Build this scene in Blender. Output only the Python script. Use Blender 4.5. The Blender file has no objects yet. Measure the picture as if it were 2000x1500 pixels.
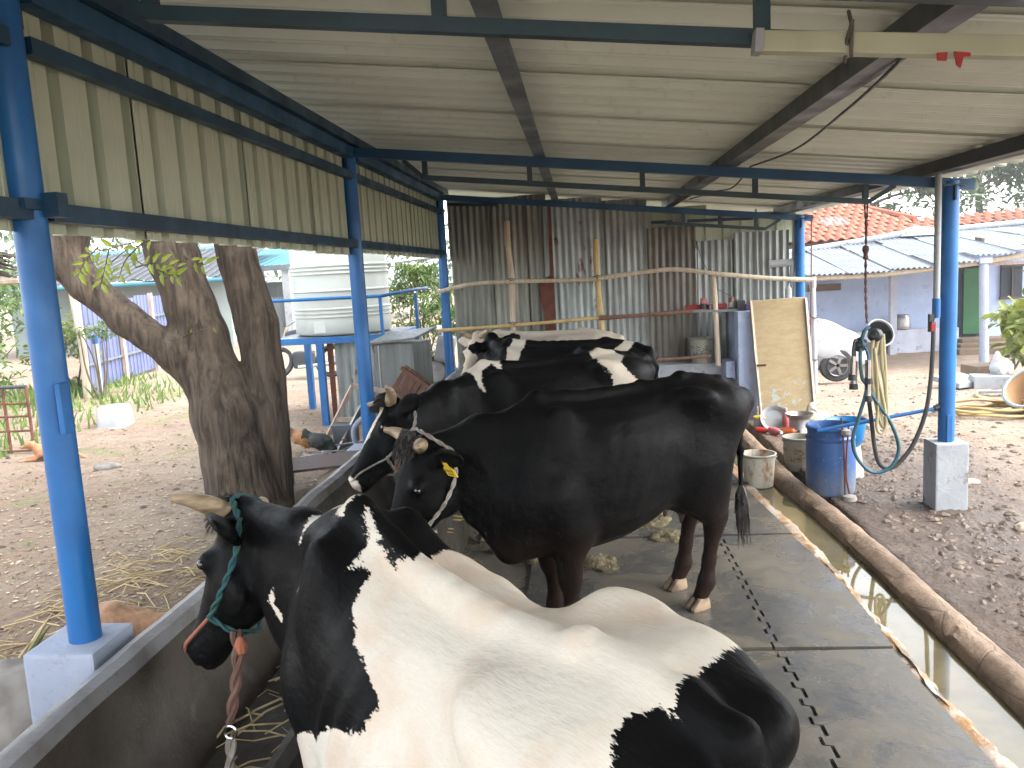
import bpy, bmesh, math, random
import numpy as np
from mathutils import Vector, Matrix
random.seed(7)
rng = np.random.default_rng(7)
R = math.radians
sc = bpy.context.scene
COL = sc.collection

# ------------------------------------------------------------------ camera, sky, sun, exposure
cam_d = bpy.data.cameras.new('camera')
cam_d.sensor_width = 36.0
cam_d.lens = 28.587
cam_d.clip_end = 600
cam = bpy.data.objects.new('camera', cam_d)
COL.objects.link(cam)
right = Vector((0.99518547, 0.08140928, -0.05457472))
down = Vector((-0.04260055, -0.1421802, -0.98892365))
fwd = Vector((-0.088267, 0.98648736, -0.13802759))
mw = Matrix.Identity(4)
for i in range(3):
    mw[i][0] = right[i]; mw[i][1] = -down[i]; mw[i][2] = -fwd[i]
mw[2][3] = 1.8
cam.matrix_world = mw
sc.camera = cam

world = bpy.data.worlds.new('World'); sc.world = world
world.use_nodes = True
wn = world.node_tree.nodes; wl = world.node_tree.links
bg = wn['Background']
sky = wn.new('ShaderNodeTexSky'); sky.sky_type = 'NISHITA'; sky.sun_disc = False
SUN_EL, SUN_AZ = R(48), R(100)
sky.sun_elevation = SUN_EL; sky.sun_rotation = SUN_AZ
sky.air_density = 1.0; sky.dust_density = 1.5; sky.ozone_density = 1.0
hs = wn.new('ShaderNodeHueSaturation'); hs.inputs['Saturation'].default_value = 0.28
hs.inputs['Value'].default_value = 1.0
wl.new(sky.outputs[0], hs.inputs['Color']); wl.new(hs.outputs[0], bg.inputs['Color'])
bg.inputs['Strength'].default_value = 0.15
sun_d = bpy.data.lights.new('sun', 'SUN'); sun_d.energy = 1.4; sun_d.angle = R(60); sun_d.color = (1, .985, .96)
sun = bpy.data.objects.new('sun', sun_d); COL.objects.link(sun)
sd = Vector((math.sin(SUN_AZ) * math.cos(SUN_EL), math.cos(SUN_AZ) * math.cos(SUN_EL), math.sin(SUN_EL)))
sun.rotation_euler = sd.to_track_quat('Z', 'Y').to_euler()
sc.view_settings.view_transform = 'Standard'
sc.view_settings.look = 'None'
sc.view_settings.exposure = 2.95
sc.view_settings.gamma = 1.0
sc.view_settings.use_curve_mapping = False
sc.render.engine = 'CYCLES'
sc.cycles.max_bounces = 8; sc.cycles.diffuse_bounces = 5

# ------------------------------------------------------------------ materials
def srgb(r, g, b):
    f = lambda c: (c / 255 / 12.92) if c / 255 <= .04045 else ((c / 255 + .055) / 1.055) ** 2.4
    return (f(r), f(g), f(b))

class NT:
    """small helper to write node trees"""
    def __init__(s, name):
        s.m = bpy.data.materials.new(name); s.m.use_nodes = True
        s.t = s.m.node_tree; s.n = s.t.nodes; s.l = s.t.links
        s.b = s.n['Principled BSDF']
        s.tc = s.n.new('ShaderNodeTexCoord')
        s.oi = None
    def new(s, t, **k):
        n = s.n.new(t)
        for a, v in k.items(): setattr(n, a, v)
        return n
    def put(s, sock, v):
        if isinstance(v, bpy.types.NodeSocket): s.l.new(v, sock)
        elif isinstance(v, (tuple, list)) and sock.type == 'RGBA' and len(v) == 3: sock.default_value = (*v, 1)
        else: sock.default_value = v
    def coord(s, scale=(1, 1, 1), rnd=True, src='Object'):
        mp = s.new('ShaderNodeMapping')
        mp.inputs['Scale'].default_value = scale if isinstance(scale, (tuple, list)) else (scale,) * 3
        s.l.new(s.tc.outputs[src], mp.inputs['Vector'])
        if rnd:
            if not s.oi: s.oi = s.new('ShaderNodeObjectInfo')
            mm = s.new('ShaderNodeVectorMath', operation='SCALE')
            cb = s.new('ShaderNodeCombineXYZ')
            for i in range(3): s.l.new(s.oi.outputs['Random'], cb.inputs[i])
            s.l.new(cb.outputs[0], mm.inputs[0]); mm.inputs['Scale'].default_value = 37.0
            s.l.new(mm.outputs[0], mp.inputs['Location'])
        return mp.outputs[0]
    def noise(s, vec, scale=5, detail=4, rough=.55, dist=0):
        n = s.new('ShaderNodeTexNoise')
        n.inputs['Scale'].default_value = scale; n.inputs['Detail'].default_value = detail
        n.inputs['Roughness'].default_value = rough; n.inputs['Distortion'].default_value = dist
        s.l.new(vec, n.inputs['Vector'])
        return n.outputs['Fac']
    def vor(s, vec, scale=5, feature='F1'):
        n = s.new('ShaderNodeTexVoronoi', feature=feature)
        n.inputs['Scale'].default_value = scale; s.l.new(vec, n.inputs['Vector'])
        return n.outputs['Distance']
    def ramp(s, f, a, b, c0=0.0, c1=1.0):
        n = s.new('ShaderNodeMapRange'); n.inputs['From Min'].default_value = a; n.inputs['From Max'].default_value = b
        n.inputs['To Min'].default_value = c0; n.inputs['To Max'].default_value = c1
        n.interpolation_type = 'SMOOTHSTEP'
        s.put(n.inputs['Value'], f); return n.outputs[0]
    def mix(s, f, a, b, mode='MIX'):
        n = s.new('ShaderNodeMix', data_type='RGBA', blend_type=mode)
        s.put(n.inputs[0], f); s.put(n.inputs[6], a); s.put(n.inputs[7], b); return n.outputs[2]
    def math(s, op, a, b=0.0):
        n = s.new('ShaderNodeMath', operation=op); s.put(n.inputs[0], a); s.put(n.inputs[1], b); return n.outputs[0]
    def attr(s, name):
        n = s.new('ShaderNodeAttribute', attribute_name=name); return n
    def sep(s, vec):
        n = s.new('ShaderNodeSeparateXYZ'); s.l.new(vec, n.inputs[0]); return n.outputs
    def bump(s, h, strength=.3, dist=.01, prev=None):
        n = s.new('ShaderNodeBump'); n.inputs['Strength'].default_value = strength; n.inputs['Distance'].default_value = dist
        s.l.new(h, n.inputs['Height'])
        if prev is not None: s.l.new(prev, n.inputs['Normal'])
        return n.outputs[0]
    def done(s, col=None, rough=None, normal=None, metal=None, spec=None, **kw):
        if col is not None: s.put(s.b.inputs['Base Color'], col)
        if rough is not None: s.put(s.b.inputs['Roughness'], rough)
        if normal is not None: s.l.new(normal, s.b.inputs['Normal'])
        if metal is not None: s.put(s.b.inputs['Metallic'], metal)
        if spec is not None: s.put(s.b.inputs['Specular IOR Level'], spec)
        for k, v in kw.items(): s.put(s.b.inputs[k], v)
        return s.m

def simple(name, c1, c2=None, scale=6, rough=.6, bump=.15, bscale=60, metal=0.0, stretch=(1, 1, 1), dirt=None, dthr=(.55, .75), dscale=4, spec=.4, bdist=.004):
    t = NT(name)
    v = t.coord(stretch)
    c = c1
    if c2 is not None:
        c = t.mix(t.ramp(t.noise(v, scale, 6), .35, .68), c1, c2)
    if dirt is not None:
        c = t.mix(t.ramp(t.noise(v, dscale, 8, .65), *dthr), c, dirt)
    fine = t.noise(v, bscale, 5)
    r = t.ramp(t.noise(v, scale * 1.7, 3), .2, .8, max(rough - .12, .02), min(rough + .12, 1))
    return t.done(c, r, t.bump(fine, bump, bdist) if bump else None, metal, spec)

MAT = {}
# ------------------------------------------------------------------ geometry helpers
class MB:
    """collects shapes in world coordinates; becomes one mesh object"""
    def __init__(s): s.v = []; s.f = []; s.smooth = []
    def add(s, v, f, sm=False):
        o = len(s.v); s.v += [tuple(map(float, p)) for p in v]
        s.f += [tuple(i + o for i in q) for q in f]; s.smooth += [sm] * len(f)
        return s
    def box(s, c, d, rot=None, bev=0.0):
        hx, hy, hz = d[0] / 2, d[1] / 2, d[2] / 2
        if bev <= 0:
            v = [Vector((x, y, z)) for x in (-hx, hx) for y in (-hy, hy) for z in (-hz, hz)]
            f = [(0, 1, 3, 2), (4, 6, 7, 5), (0, 4, 5, 1), (2, 3, 7, 6), (0, 2, 6, 4), (1, 5, 7, 3)]
        else:
            b = min(bev, hx * .9, hy * .9, hz * .9)
            bm = bmesh.new(); bmesh.ops.create_cube(bm, size=1)
            for q in bm.verts: q.co = Vector((q.co.x * d[0], q.co.y * d[1], q.co.z * d[2]))
            bmesh.ops.bevel(bm, geom=bm.edges[:], offset=b, segments=2, affect='EDGES', profile=.7)
            bm.verts.index_update()
            v = [q.co.copy() for q in bm.verts]; f = [tuple(q.index for q in fc.verts) for fc in bm.faces]; bm.free()
        if rot is not None:
            m = rot if isinstance(rot, Matrix) else Matrix.Rotation(rot, 3, 'Z')
            v = [m @ p for p in v]
        return s.add([p + Vector(c) for p in v], f)
    def beam(s, a, b, w, h, up=(0, 0, 1), bev=0.0):
        """box section from a to b; w across, h along up"""
        a = Vector(a); b = Vector(b); x = (b - a); L = x.length; x.normalize()
        y = Vector(up).cross(x)
        if y.length < 1e-5: y = Vector((0, 1, 0)).cross(x)
        y.normalize(); z = x.cross(y)
        m = Matrix((x, y, z)).transposed()
        return s.box((a + b) / 2, (L, w, h), m, bev)
    def tube(s, pts, r, n=10, caps=True, closed=False):
        pts = [Vector(p) for p in pts]; N = len(pts)
        rr = r if isinstance(r, (list, tuple, np.ndarray)) else [r] * N
        v = []; f = []
        prev = None
        for i, p in enumerate(pts):
            if closed: d = pts[(i + 1) % N] - pts[i - 1]
            else: d = pts[min(i + 1, N - 1)] - pts[max(i - 1, 0)]
            d.normalize()
            if prev is None:
                q = Vector((0, 0, 1)) if abs(d.z) < .9 else Vector((1, 0, 0))
                u = d.cross(q).normalized()
            else:
                u = (prev - d * prev.dot(d)).normalized()
            prev = u; w = d.cross(u)
            for k in range(n):
                a = 2 * math.pi * k / n
                v.append(p + (u * math.cos(a) + w * math.sin(a)) * rr[i])
        M_ = N if closed else N - 1
        for i in range(M_):
            j = (i + 1) % N
            for k in range(n):
                k2 = (k + 1) % n
                f.append((i * n + k, i * n + k2, j * n + k2, j * n + k))
        if caps and not closed:
            f.append(tuple(range(n - 1, -1, -1))); f.append(tuple((N - 1) * n + k for k in range(n)))
        return s.add(v, f, True)
    def lathe(s, c, prof, n=32, axis=None, caps=True):
        """prof: [(r,z)...] about z (or axis matrix) at c"""
        v = []; f = []
        for (r, z) in prof:
            for k in range(n):
                a = 2 * math.pi * k / n
                v.append(Vector((r * math.cos(a), r * math.sin(a), z)))
        for i in range(len(prof) - 1):
            for k in range(n):
                k2 = (k + 1) % n
                f.append((i * n + k, i * n + k2, (i + 1) * n + k2, (i + 1) * n + k))
        if caps:
            if prof[0][0] > 1e-4: f.append(tuple(range(n - 1, -1, -1)))
            if prof[-1][0] > 1e-4: f.append(tuple((len(prof) - 1) * n + k for k in range(n)))
        if axis is not None: v = [axis @ p for p in v]
        return s.add([p + Vector(c) for p in v], f, True)
    def grid(s, P, sm=True):
        """P: array (n,m,3)"""
        n, m = P.shape[:2]
        f = [(i * m + j, (i + 1) * m + j, (i + 1) * m + j + 1, i * m + j + 1) for i in range(n - 1) for j in range(m - 1)]
        return s.add(P.reshape(-1, 3), f, sm)
    def prism(s, poly, d):
        """extrude 3-D polygon by vector d"""
        n = len(poly); d = Vector(d)
        v = [Vector(p) for p in poly] + [Vector(p) + d for p in poly]
        f = [tuple(range(n - 1, -1, -1)), tuple(range(n, 2 * n))] + [(i, (i + 1) % n, n + (i + 1) % n, n + i) for i in range(n)]
        return s.add(v, f)
    def mesh(s, name, mats, org=(0, 0, 0), sharp=35):
        me = bpy.data.meshes.new(name)
        o = Vector(org)
        me.from_pydata([(p[0] - o.x, p[1] - o.y, p[2] - o.z) for p in s.v], [], s.f)
        me.polygons.foreach_set('use_smooth', s.smooth)
        for m in (mats if isinstance(mats, (list, tuple)) else [mats]): me.materials.append(MAT[m] if isinstance(m, str) else m)
        me.update()
        if any(s.smooth):
            try: me.set_sharp_from_angle(angle=R(sharp))
            except Exception: pass
        return me

def link(name, me, parent=None, loc=(0, 0, 0)):
    o = bpy.data.objects.new(name, me); COL.objects.link(o); o.location = loc
    if parent is not None: o.parent = parent
    return o

def tag(o, label=None, cat=None, group=None, kind=None):
    if label: o['label'] = label
    if cat: o['category'] = cat
    if group: o['group'] = group
    if kind: o['kind'] = kind
    return o

class Thing:
    """Empty at the base of a thing; parts are given in world coordinates (or local, if local=True)"""
    def __init__(s, name, label, cat, loc=(0, 0, 0), group=None, rz=0.0, local=False):
        s.loc = Vector(loc); s.local = local
        s.o = bpy.data.objects.new(name, None); COL.objects.link(s.o)
        s.o.empty_display_size = .1
        s.o.location = s.loc; s.o.rotation_euler = (0, 0, rz)
        tag(s.o, label, cat, group)
    def part(s, name, mb, mat, parent=None, label=None, sharp=35):
        me = mb.mesh(name, mat, (0, 0, 0) if s.local else s.loc, sharp)
        o = link(name, me, parent or s.o)
        if label: o['label'] = label
        return o

def single(name, mb, mat, label=None, cat=None, group=None, kind=None, loc=None, sharp=35):
    """a thing that is one mesh; origin at its base"""
    if loc is None:
        a = np.array(mb.v); loc = (float(a[:, 0].mean()), float(a[:, 1].mean()), float(a[:, 2].min()))
    o = link(name, mb.mesh(name, mat, loc, sharp), None, loc)
    return tag(o, label, cat, group, kind)

def copy_tree(o, parent=None):
    c = o.copy(); COL.objects.link(c)
    if parent is not None: c.parent = parent
    for ch in list(o.children): copy_tree(ch, c)
    return c

def vnoise(P, seed=0):
    """smooth value noise, P (...,2 or 3) -> -1..1"""
    P = np.asarray(P, float); d = P.shape[-1]
    i = np.floor(P).astype(np.int64); f = P - i; f = f * f * (3 - 2 * f)
    out = np.zeros(P.shape[:-1])
    for c in range(2 ** d):
        o = np.array([(c >> k) & 1 for k in range(d)])
        q = i + o
        h = (q[..., 0] * 374761393 + q[..., 1] * 668265263 + (q[..., 2] * 2147483647 if d > 2 else 0) + seed * 1274126177) & 0xffffffff
        h = ((h ^ (h >> 13)) * 1274126177) & 0xffffffff
        h = (h ^ (h >> 16)) & 0xffff
        w = np.prod(np.where(o, f, 1 - f), axis=-1)
        out += w * (h / 32767.5 - 1)
    return out

def fbm(P, oct=4, seed=0):
    P = np.asarray(P, float); a = 1.0; s = 0; t = 0
    for k in range(oct):
        s = s + a * vnoise(P * 2 ** k, seed + k); t += a; a *= .5
    return s / t

def sst(a, b, x):
    t = np.clip((x - a) / (b - a), 0, 1); return t * t * (3 - 2 * t)

def curve(pts, n=8):
    """Catmull-Rom through points"""
    P = [Vector(p) for p in pts]; P = [P[0] * 2 - P[1]] + P + [P[-1] * 2 - P[-2]]
    out = []
    for i in range(1, len(P) - 2):
        for k in range(n):
            t = k / n; a, b, c, d = P[i - 1], P[i], P[i + 1], P[i + 2]
            out.append(.5 * ((2 * b) + (c - a) * t + (2 * a - 5 * b + 4 * c - d) * t * t + (3 * b - a - 3 * c + d) * t ** 3))
    out.append(P[-2]); return out
# ------------------------------------------------------------------ implicit surfaces -> one continuous mesh
class SDF:
    def __init__(s): s.pr = []
    def cone(s, a, b, ra, rb, k=.05, op='u', flat=None):
        """tapered limb; flat=(axis vector, factor) squeezes it along an axis"""
        a = np.array(a, float); b = np.array(b, float); m = max(ra, rb) * 1.5
        lo = np.minimum(a, b) - m; hi = np.maximum(a, b) + m
        def f(P):
            d = b - a; L = max(d @ d, 1e-9)
            Q = P - a
            t = np.clip((Q @ d) / L, 0, 1)
            W = Q - t[..., None] * d
            if flat is not None:
                ax = np.array(flat[0], float); ax /= np.linalg.norm(ax)
                W = W + (W @ ax)[..., None] * ax * (1 / flat[1] - 1)
            return np.sqrt((W * W).sum(-1)) - (ra + (rb - ra) * t)
        s.pr.append((f, lo, hi, k, op)); return s
    def limb(s, pts, rad, k=.05, op='u', flat=None):
        for i in range(len(pts) - 1): s.cone(pts[i], pts[i + 1], rad[i], rad[i + 1], k, op, flat)
        return s
    def ell(s, c, r, k=.05, op='u', rot=None):
        c = np.array(c, float); r = np.array(r, float); M = np.array(rot, float) if rot is not None else np.eye(3)
        m = r.max() * 1.05
        def f(P):
            Q = (P - c) @ M
            k0 = np.sqrt(((Q / r) ** 2).sum(-1)); k1 = np.sqrt(((Q / r ** 2) ** 2).sum(-1)) + 1e-9
            return k0 * (k0 - 1) / k1
        s.pr.append((f, c - m, c + m, k, op)); return s
    def func(s, f, lo, hi, k=.05, op='u'):
        s.pr.append((f, np.array(lo, float), np.array(hi, float), k, op)); return s
    def mesh(s, h):
        us = [p for p in s.pr if p[4] == 'u']
        lo = np.min([p[1] for p in us], 0) - 3 * h; hi = np.max([p[2] for p in us], 0) + 3 * h
        n = np.ceil((hi - lo) / h).astype(int) + 1
        D = np.full(n, .3, np.float32)
        for f, a, b, k, op in s.pr:
            i0 = np.maximum(np.floor((a - k * 1.6 - lo) / h).astype(int), 0)
            i1 = np.minimum(np.ceil((b + k * 1.6 - lo) / h).astype(int) + 1, n)
            if (i1 <= i0).any(): continue
            g = np.stack(np.meshgrid(*[lo[q] + h * np.arange(i0[q], i1[q]) for q in range(3)], indexing='ij'), -1)
            d = f(g)
            sl = tuple(slice(i0[q], i1[q]) for q in range(3))
            E_ = D[sl]
            if op == 's': d = -d; sgn = -1
            else: sgn = 1
            e = np.maximum(k - np.abs(E_ - d), 0) / k
            if sgn > 0: D[sl] = np.minimum(E_, d) - e * e * k * .25
            else: D[sl] = np.maximum(E_, d) + e * e * k * .25
        return nets(D, lo, h)

def nets(D, lo, h):
    S = D < 0
    nx, ny, nz = D.shape
    cnt = np.zeros((nx - 1, ny - 1, nz - 1), np.int8)
    for i in (0, 1):
        for j in (0, 1):
            for k in (0, 1):
                cnt += S[i:nx - 1 + i, j:ny - 1 + j, k:nz - 1 + k]
    C = np.argwhere((cnt > 0) & (cnt < 8))
    idx = -np.ones((nx - 1, ny - 1, nz - 1), np.int64)
    idx[C[:, 0], C[:, 1], C[:, 2]] = np.arange(len(C))
    acc = np.zeros((len(C), 3)); num = np.zeros(len(C))
    cor = [(i, j, k) for i in (0, 1) for j in (0, 1) for k in (0, 1)]
    for a in cor:
        for ax in range(3):
            if a[ax]: continue
            b = list(a); b[ax] = 1
            da = D[C[:, 0] + a[0], C[:, 1] + a[1], C[:, 2] + a[2]]; db = D[C[:, 0] + b[0], C[:, 1] + b[1], C[:, 2] + b[2]]
            m = (da < 0) != (db < 0)
            t = np.where(m, da / np.where(m, da - db, 1), 0)
            p = np.array(a, float)[None, :].repeat(len(C), 0); p[:, ax] += t
            acc += p * m[:, None]; num += m
    V = lo + h * (C + acc / num[:, None])
    F = []
    for ax in range(3):
        o1, o2 = [(1, 2), (2, 0), (0, 1)][ax]
        sl0 = [slice(None)] * 3; sl1 = [slice(None)] * 3
        sl0[ax] = slice(0, -1); sl1[ax] = slice(1, None)
        A = S[tuple(sl0)]; B = S[tuple(sl1)]
        E_ = np.argwhere(A != B)
        E_ = E_[(E_[:, o1] > 0) & (E_[:, o2] > 0) & (E_[:, o1] < D.shape[o1] - 1) & (E_[:, o2] < D.shape[o2] - 1)]
        q = []
        for d1, d2 in ((-1, -1), (0, -1), (0, 0), (-1, 0)):
            c = E_.copy(); c[:, o1] += d1; c[:, o2] += d2
            q.append(idx[c[:, 0], c[:, 1], c[:, 2]])
        q = np.stack(q, 1)
        inside = A[E_[:, 0], E_[:, 1], E_[:, 2]]
        q[~inside] = q[~inside][:, ::-1]
        F.append(q)
    F = np.concatenate(F)
    return V, F[(F >= 0).all(1)]

def relax(V, F, it=1, lam=.5):
    n = len(V)
    e = np.concatenate([F[:, [0, 1]], F[:, [1, 2]], F[:, [2, 3]], F[:, [3, 0]]])
    for _ in range(it):
        s = np.zeros((n, 3)); c = np.zeros(n)
        for q in range(3):
            s[:, q] = np.bincount(e[:, 0], V[e[:, 1], q], n) + np.bincount(e[:, 1], V[e[:, 0], q], n)
        c = np.bincount(e[:, 0], minlength=n) + np.bincount(e[:, 1], minlength=n)
        V = V + lam * (s / np.maximum(c, 1)[:, None] - V)
    return V

def np_mesh(name, V, F, mat, attrs=None):
    me = bpy.data.meshes.new(name)
    me.vertices.add(len(V)); me.vertices.foreach_set('co', np.asarray(V, np.float32).ravel())
    me.loops.add(F.size); me.loops.foreach_set('vertex_index', F.astype(np.int32).ravel())
    me.polygons.add(len(F)); me.polygons.foreach_set('loop_start', (np.arange(len(F)) * F.shape[1]).astype(np.int32))
    me.polygons.foreach_set('loop_total', np.full(len(F), F.shape[1], np.int32))
    me.polygons.foreach_set('use_smooth', np.ones(len(F), bool))
    for k, a in (attrs or {}).items():
        at = me.attributes.new(k, 'FLOAT', 'POINT'); at.data.foreach_set('value', np.asarray(a, np.float32))
    me.materials.append(MAT[mat] if isinstance(mat, str) else mat)
    me.update(calc_edges=True); me.validate()
    return me
# ------------------------------------------------------------------ coat and cow materials
def coat_material(name, dark, light, tint):
    t = NT(name)
    v = t.coord(1, rnd=False)
    at = t.attr('coat').outputs['Fac']
    # hair edges: streaky noise along the lie of the hair
    v2 = t.coord((18, 75, 40), rnd=False)
    fur = t.noise(v2, 1.0, 3, .7)
    fine = t.noise(t.coord((60, 300, 170), rnd=False), 1.0, 3, .7)
    e = t.math('ADD', at, t.math('MULTIPLY', t.math('SUBTRACT', fur, .5), .05))
    e = t.math('ADD', e, t.math('MULTIPLY', t.math('SUBTRACT', fine, .5), .03))
    w = t.ramp(e, -.0022, .0022)
    big = t.noise(v, 5, 4)
    lw = t.mix(t.ramp(big, .42, .68), light, tint)
    lw = t.mix(t.ramp(fine, .2, .9, 0, .38), lw, tuple(c * .66 for c in light))
    under = t.ramp(t.sep(t.tc.outputs['Object'])[2], .72, .3)
    dk = t.mix(t.math('MULTIPLY', under, t.ramp(big, .3, .6, .3, 1)), dark, (.014, .0075, .005))
    dk = t.mix(t.ramp(t.noise(v, 60, 4, .7), .66, .76, 0, .10), dk, (.06, .05, .04))
    c = t.mix(w, dk, lw)
    pink = t.attr('pink').outputs['Fac']
    c = t.mix(pink, c, (.45, .27, .2))
    r = t.math('ADD', t.ramp(big, .3, .7, .40, .56), t.math('MULTIPLY', w, .25))
    nb = t.bump(fine, .22, .003)
    nb = t.bump(t.noise(v2, 1.0, 4), .35, .006, nb)
    nb = t.bump(t.noise(v, 9, 3), .25, .03, nb)
    return t.done(c, r, nb, 0, .05)

MAT['coat'] = coat_material('coat_black_white', (.0036, .0035, .0035), (.56, .51, .43), (.52, .42, .33))
MAT['coat_cream'] = coat_material('coat_cream', (.03, .027, .024), (.5, .44, .36), (.44, .36, .28))
MAT['horn'] = simple('horn', (.30, .22, .13), (.12, .085, .05), 9, .45, .3, 25, stretch=(1, 1, 4), dirt=(.05, .045, .035), dthr=(.5, .8))
MAT['hoof'] = simple('hoof', (.22, .15, .09), (.09, .06, .04), 14, .6, .3, 30)
MAT['eye'] = simple('eye', (.006, .005, .004), None, 5, .05, 0, spec=.8)
MAT['hair_black'] = simple('hair_black', (.012, .01, .009), (.03, .02, .015), 30, .5, 0)
MAT['tag_yellow'] = simple('tag_yellow', (.75, .5, .02), (.6, .4, .02), 8, .5, .05)
MAT['print_black'] = simple('print_black', (.02, .02, .02), None, 5, .6, 0)
MAT['rope_green'] = simple('rope_green', (.008, .055, .07), (.012, .05, .03), 14, .8, .6, 120)
MAT['rope_brown'] = simple('rope_brown', (.13, .068, .045), (.07, .038, .026), 14, .85, .6, 120)
MAT['rope_pale'] = simple('rope_pale', (.30, .27, .23), (.17, .14, .11), 20, .85, .6, 120)
MAT['rope_orange'] = simple('rope_orange', (.28, .09, .045), (.2, .07, .04), 14, .8, .5, 120)
MAT['rope_dark'] = simple('rope_dark', (.10, .085, .07), (.05, .045, .04), 20, .85, .6, 120)

SH_T = np.array([0, .04, .12, .25, .4, .55, .68, .78, .87, .94, 1.0])
SH_RIB = np.array([0, .40, .70, .93, 1.0, .99, .955, .885, .74, .50, 0])
SH_PEL = np.array([0, .30, .55, .75, .85, .92, .97, .95, .78, .42, 0])
SH_CHEST = np.array([0, .45, .78, .97, 1.0, .93, .78, .6, .42, .26, 0])
SH_OVAL = np.sin(np.arccos(np.clip(1 - 2 * SH_T, -1, 1)))

def loft(frame, st, ripple=None):
    """st rows: x, ztop, zbot, halfwidth, shape ; returns distance function + bounds"""
    org, ax, lat, up = [np.array(q, float) for q in frame]
    TH = np.linspace(-math.pi / 2, math.pi / 2, 61)
    xs = np.array([q[0] for q in st]); rows = []
    zc = np.array([(q[1] + q[2]) / 2 for q in st])
    tt = np.linspace(0, 1, 81)
    for q in st:
        y = q[3] * np.interp(tt, SH_T, q[4]); z = (q[1] - q[2]) * (tt - .5)
        th = np.arctan2(z, np.maximum(y, 1e-6)); rows.append(np.interp(TH, th, np.hypot(y, z)))
    rows = np.array(rows)
    X = np.linspace(xs[0], xs[-1], 160)
    Rr = np.stack([np.interp(X, xs, rows[:, j]) for j in range(61)], 1)
    Zc = np.interp(X, xs, zc)
    ker = np.exp(-np.linspace(-2, 2, 13) ** 2); ker /= ker.sum()
    pad = lambda a: np.concatenate([a[:1].repeat(6, 0), a, a[-1:].repeat(6, 0)])
    Rr = np.stack([np.convolve(pad(Rr[:, j]), ker, 'valid') for j in range(61)], 1); Zc = np.convolve(pad(Zc), ker, 'valid')
    if ripple is not None: Rr = Rr + ripple(X[:, None], TH[None, :])
    B = np.stack([ax, lat, up], 1)
    def f(P):
        Q = (P - org) @ B
        x = Q[..., 0]; xc = np.clip(x, xs[0], xs[-1])
        u = (xc - xs[0]) / (xs[-1] - xs[0]) * 159; i = np.clip(u.astype(int), 0, 158); a = u - i
        z = Q[..., 2] - (Zc[i] * (1 - a) + Zc[i + 1] * a); y = np.abs(Q[..., 1])
        th = np.arctan2(z, y); w = (th + math.pi / 2) / math.pi * 60; j = np.clip(w.astype(int), 0, 59); b = w - j
        r = (Rr[i, j] * (1 - a) + Rr[i + 1, j] * a) * (1 - b) + (Rr[i, j + 1] * (1 - a) + Rr[i + 1, j + 1] * a) * b
        d = np.hypot(y, z) - r
        dx = np.abs(x - xc)
        return np.where(dx > 0, np.sqrt(np.maximum(d, 0) ** 2 + dx ** 2), d) * .9
    m = rows.max()
    c0 = org + ax * xs[0] + up * zc.mean(); c1 = org + ax * xs[-1] + up * zc.mean()
    e = np.abs(lat) * max(q[3] for q in st) + np.abs(up) * (max(q[1] for q in st) - min(q[2] for q in st)) / 2 + .02
    lo = np.minimum(c0, c1) - e - .02; hi = np.maximum(c0, c1) + e + .02
    return f, lo, hi

def unit(v): v = np.array(v, float); return v / np.linalg.norm(v)

def rope_strands(mb, pts, r, twist=55, n=6, strands=2, sub=10):
    """twisted strands following a path"""
    P = curve(pts, sub); L = 0; prev = None
    paths = [[] for _ in range(strands)]
    for i, p in enumerate(P):
        d = (P[min(i + 1, len(P) - 1)] - P[max(i - 1, 0)]).normalized()
        if i: L += (p - P[i - 1]).length
        if prev is None: u = d.cross(Vector((0.3, .2, 1))).normalized()
        else: u = (prev - d * prev.dot(d)).normalized()
        prev = u; w = d.cross(u)
        for s_ in range(strands):
            a = L * twist + 2 * math.pi * s_ / strands
            paths[s_].append(p + (u * math.cos(a) + w * math.sin(a)) * r * .55)
    for q in paths: mb.tube(q, r * .62, n)
    return mb

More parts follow.
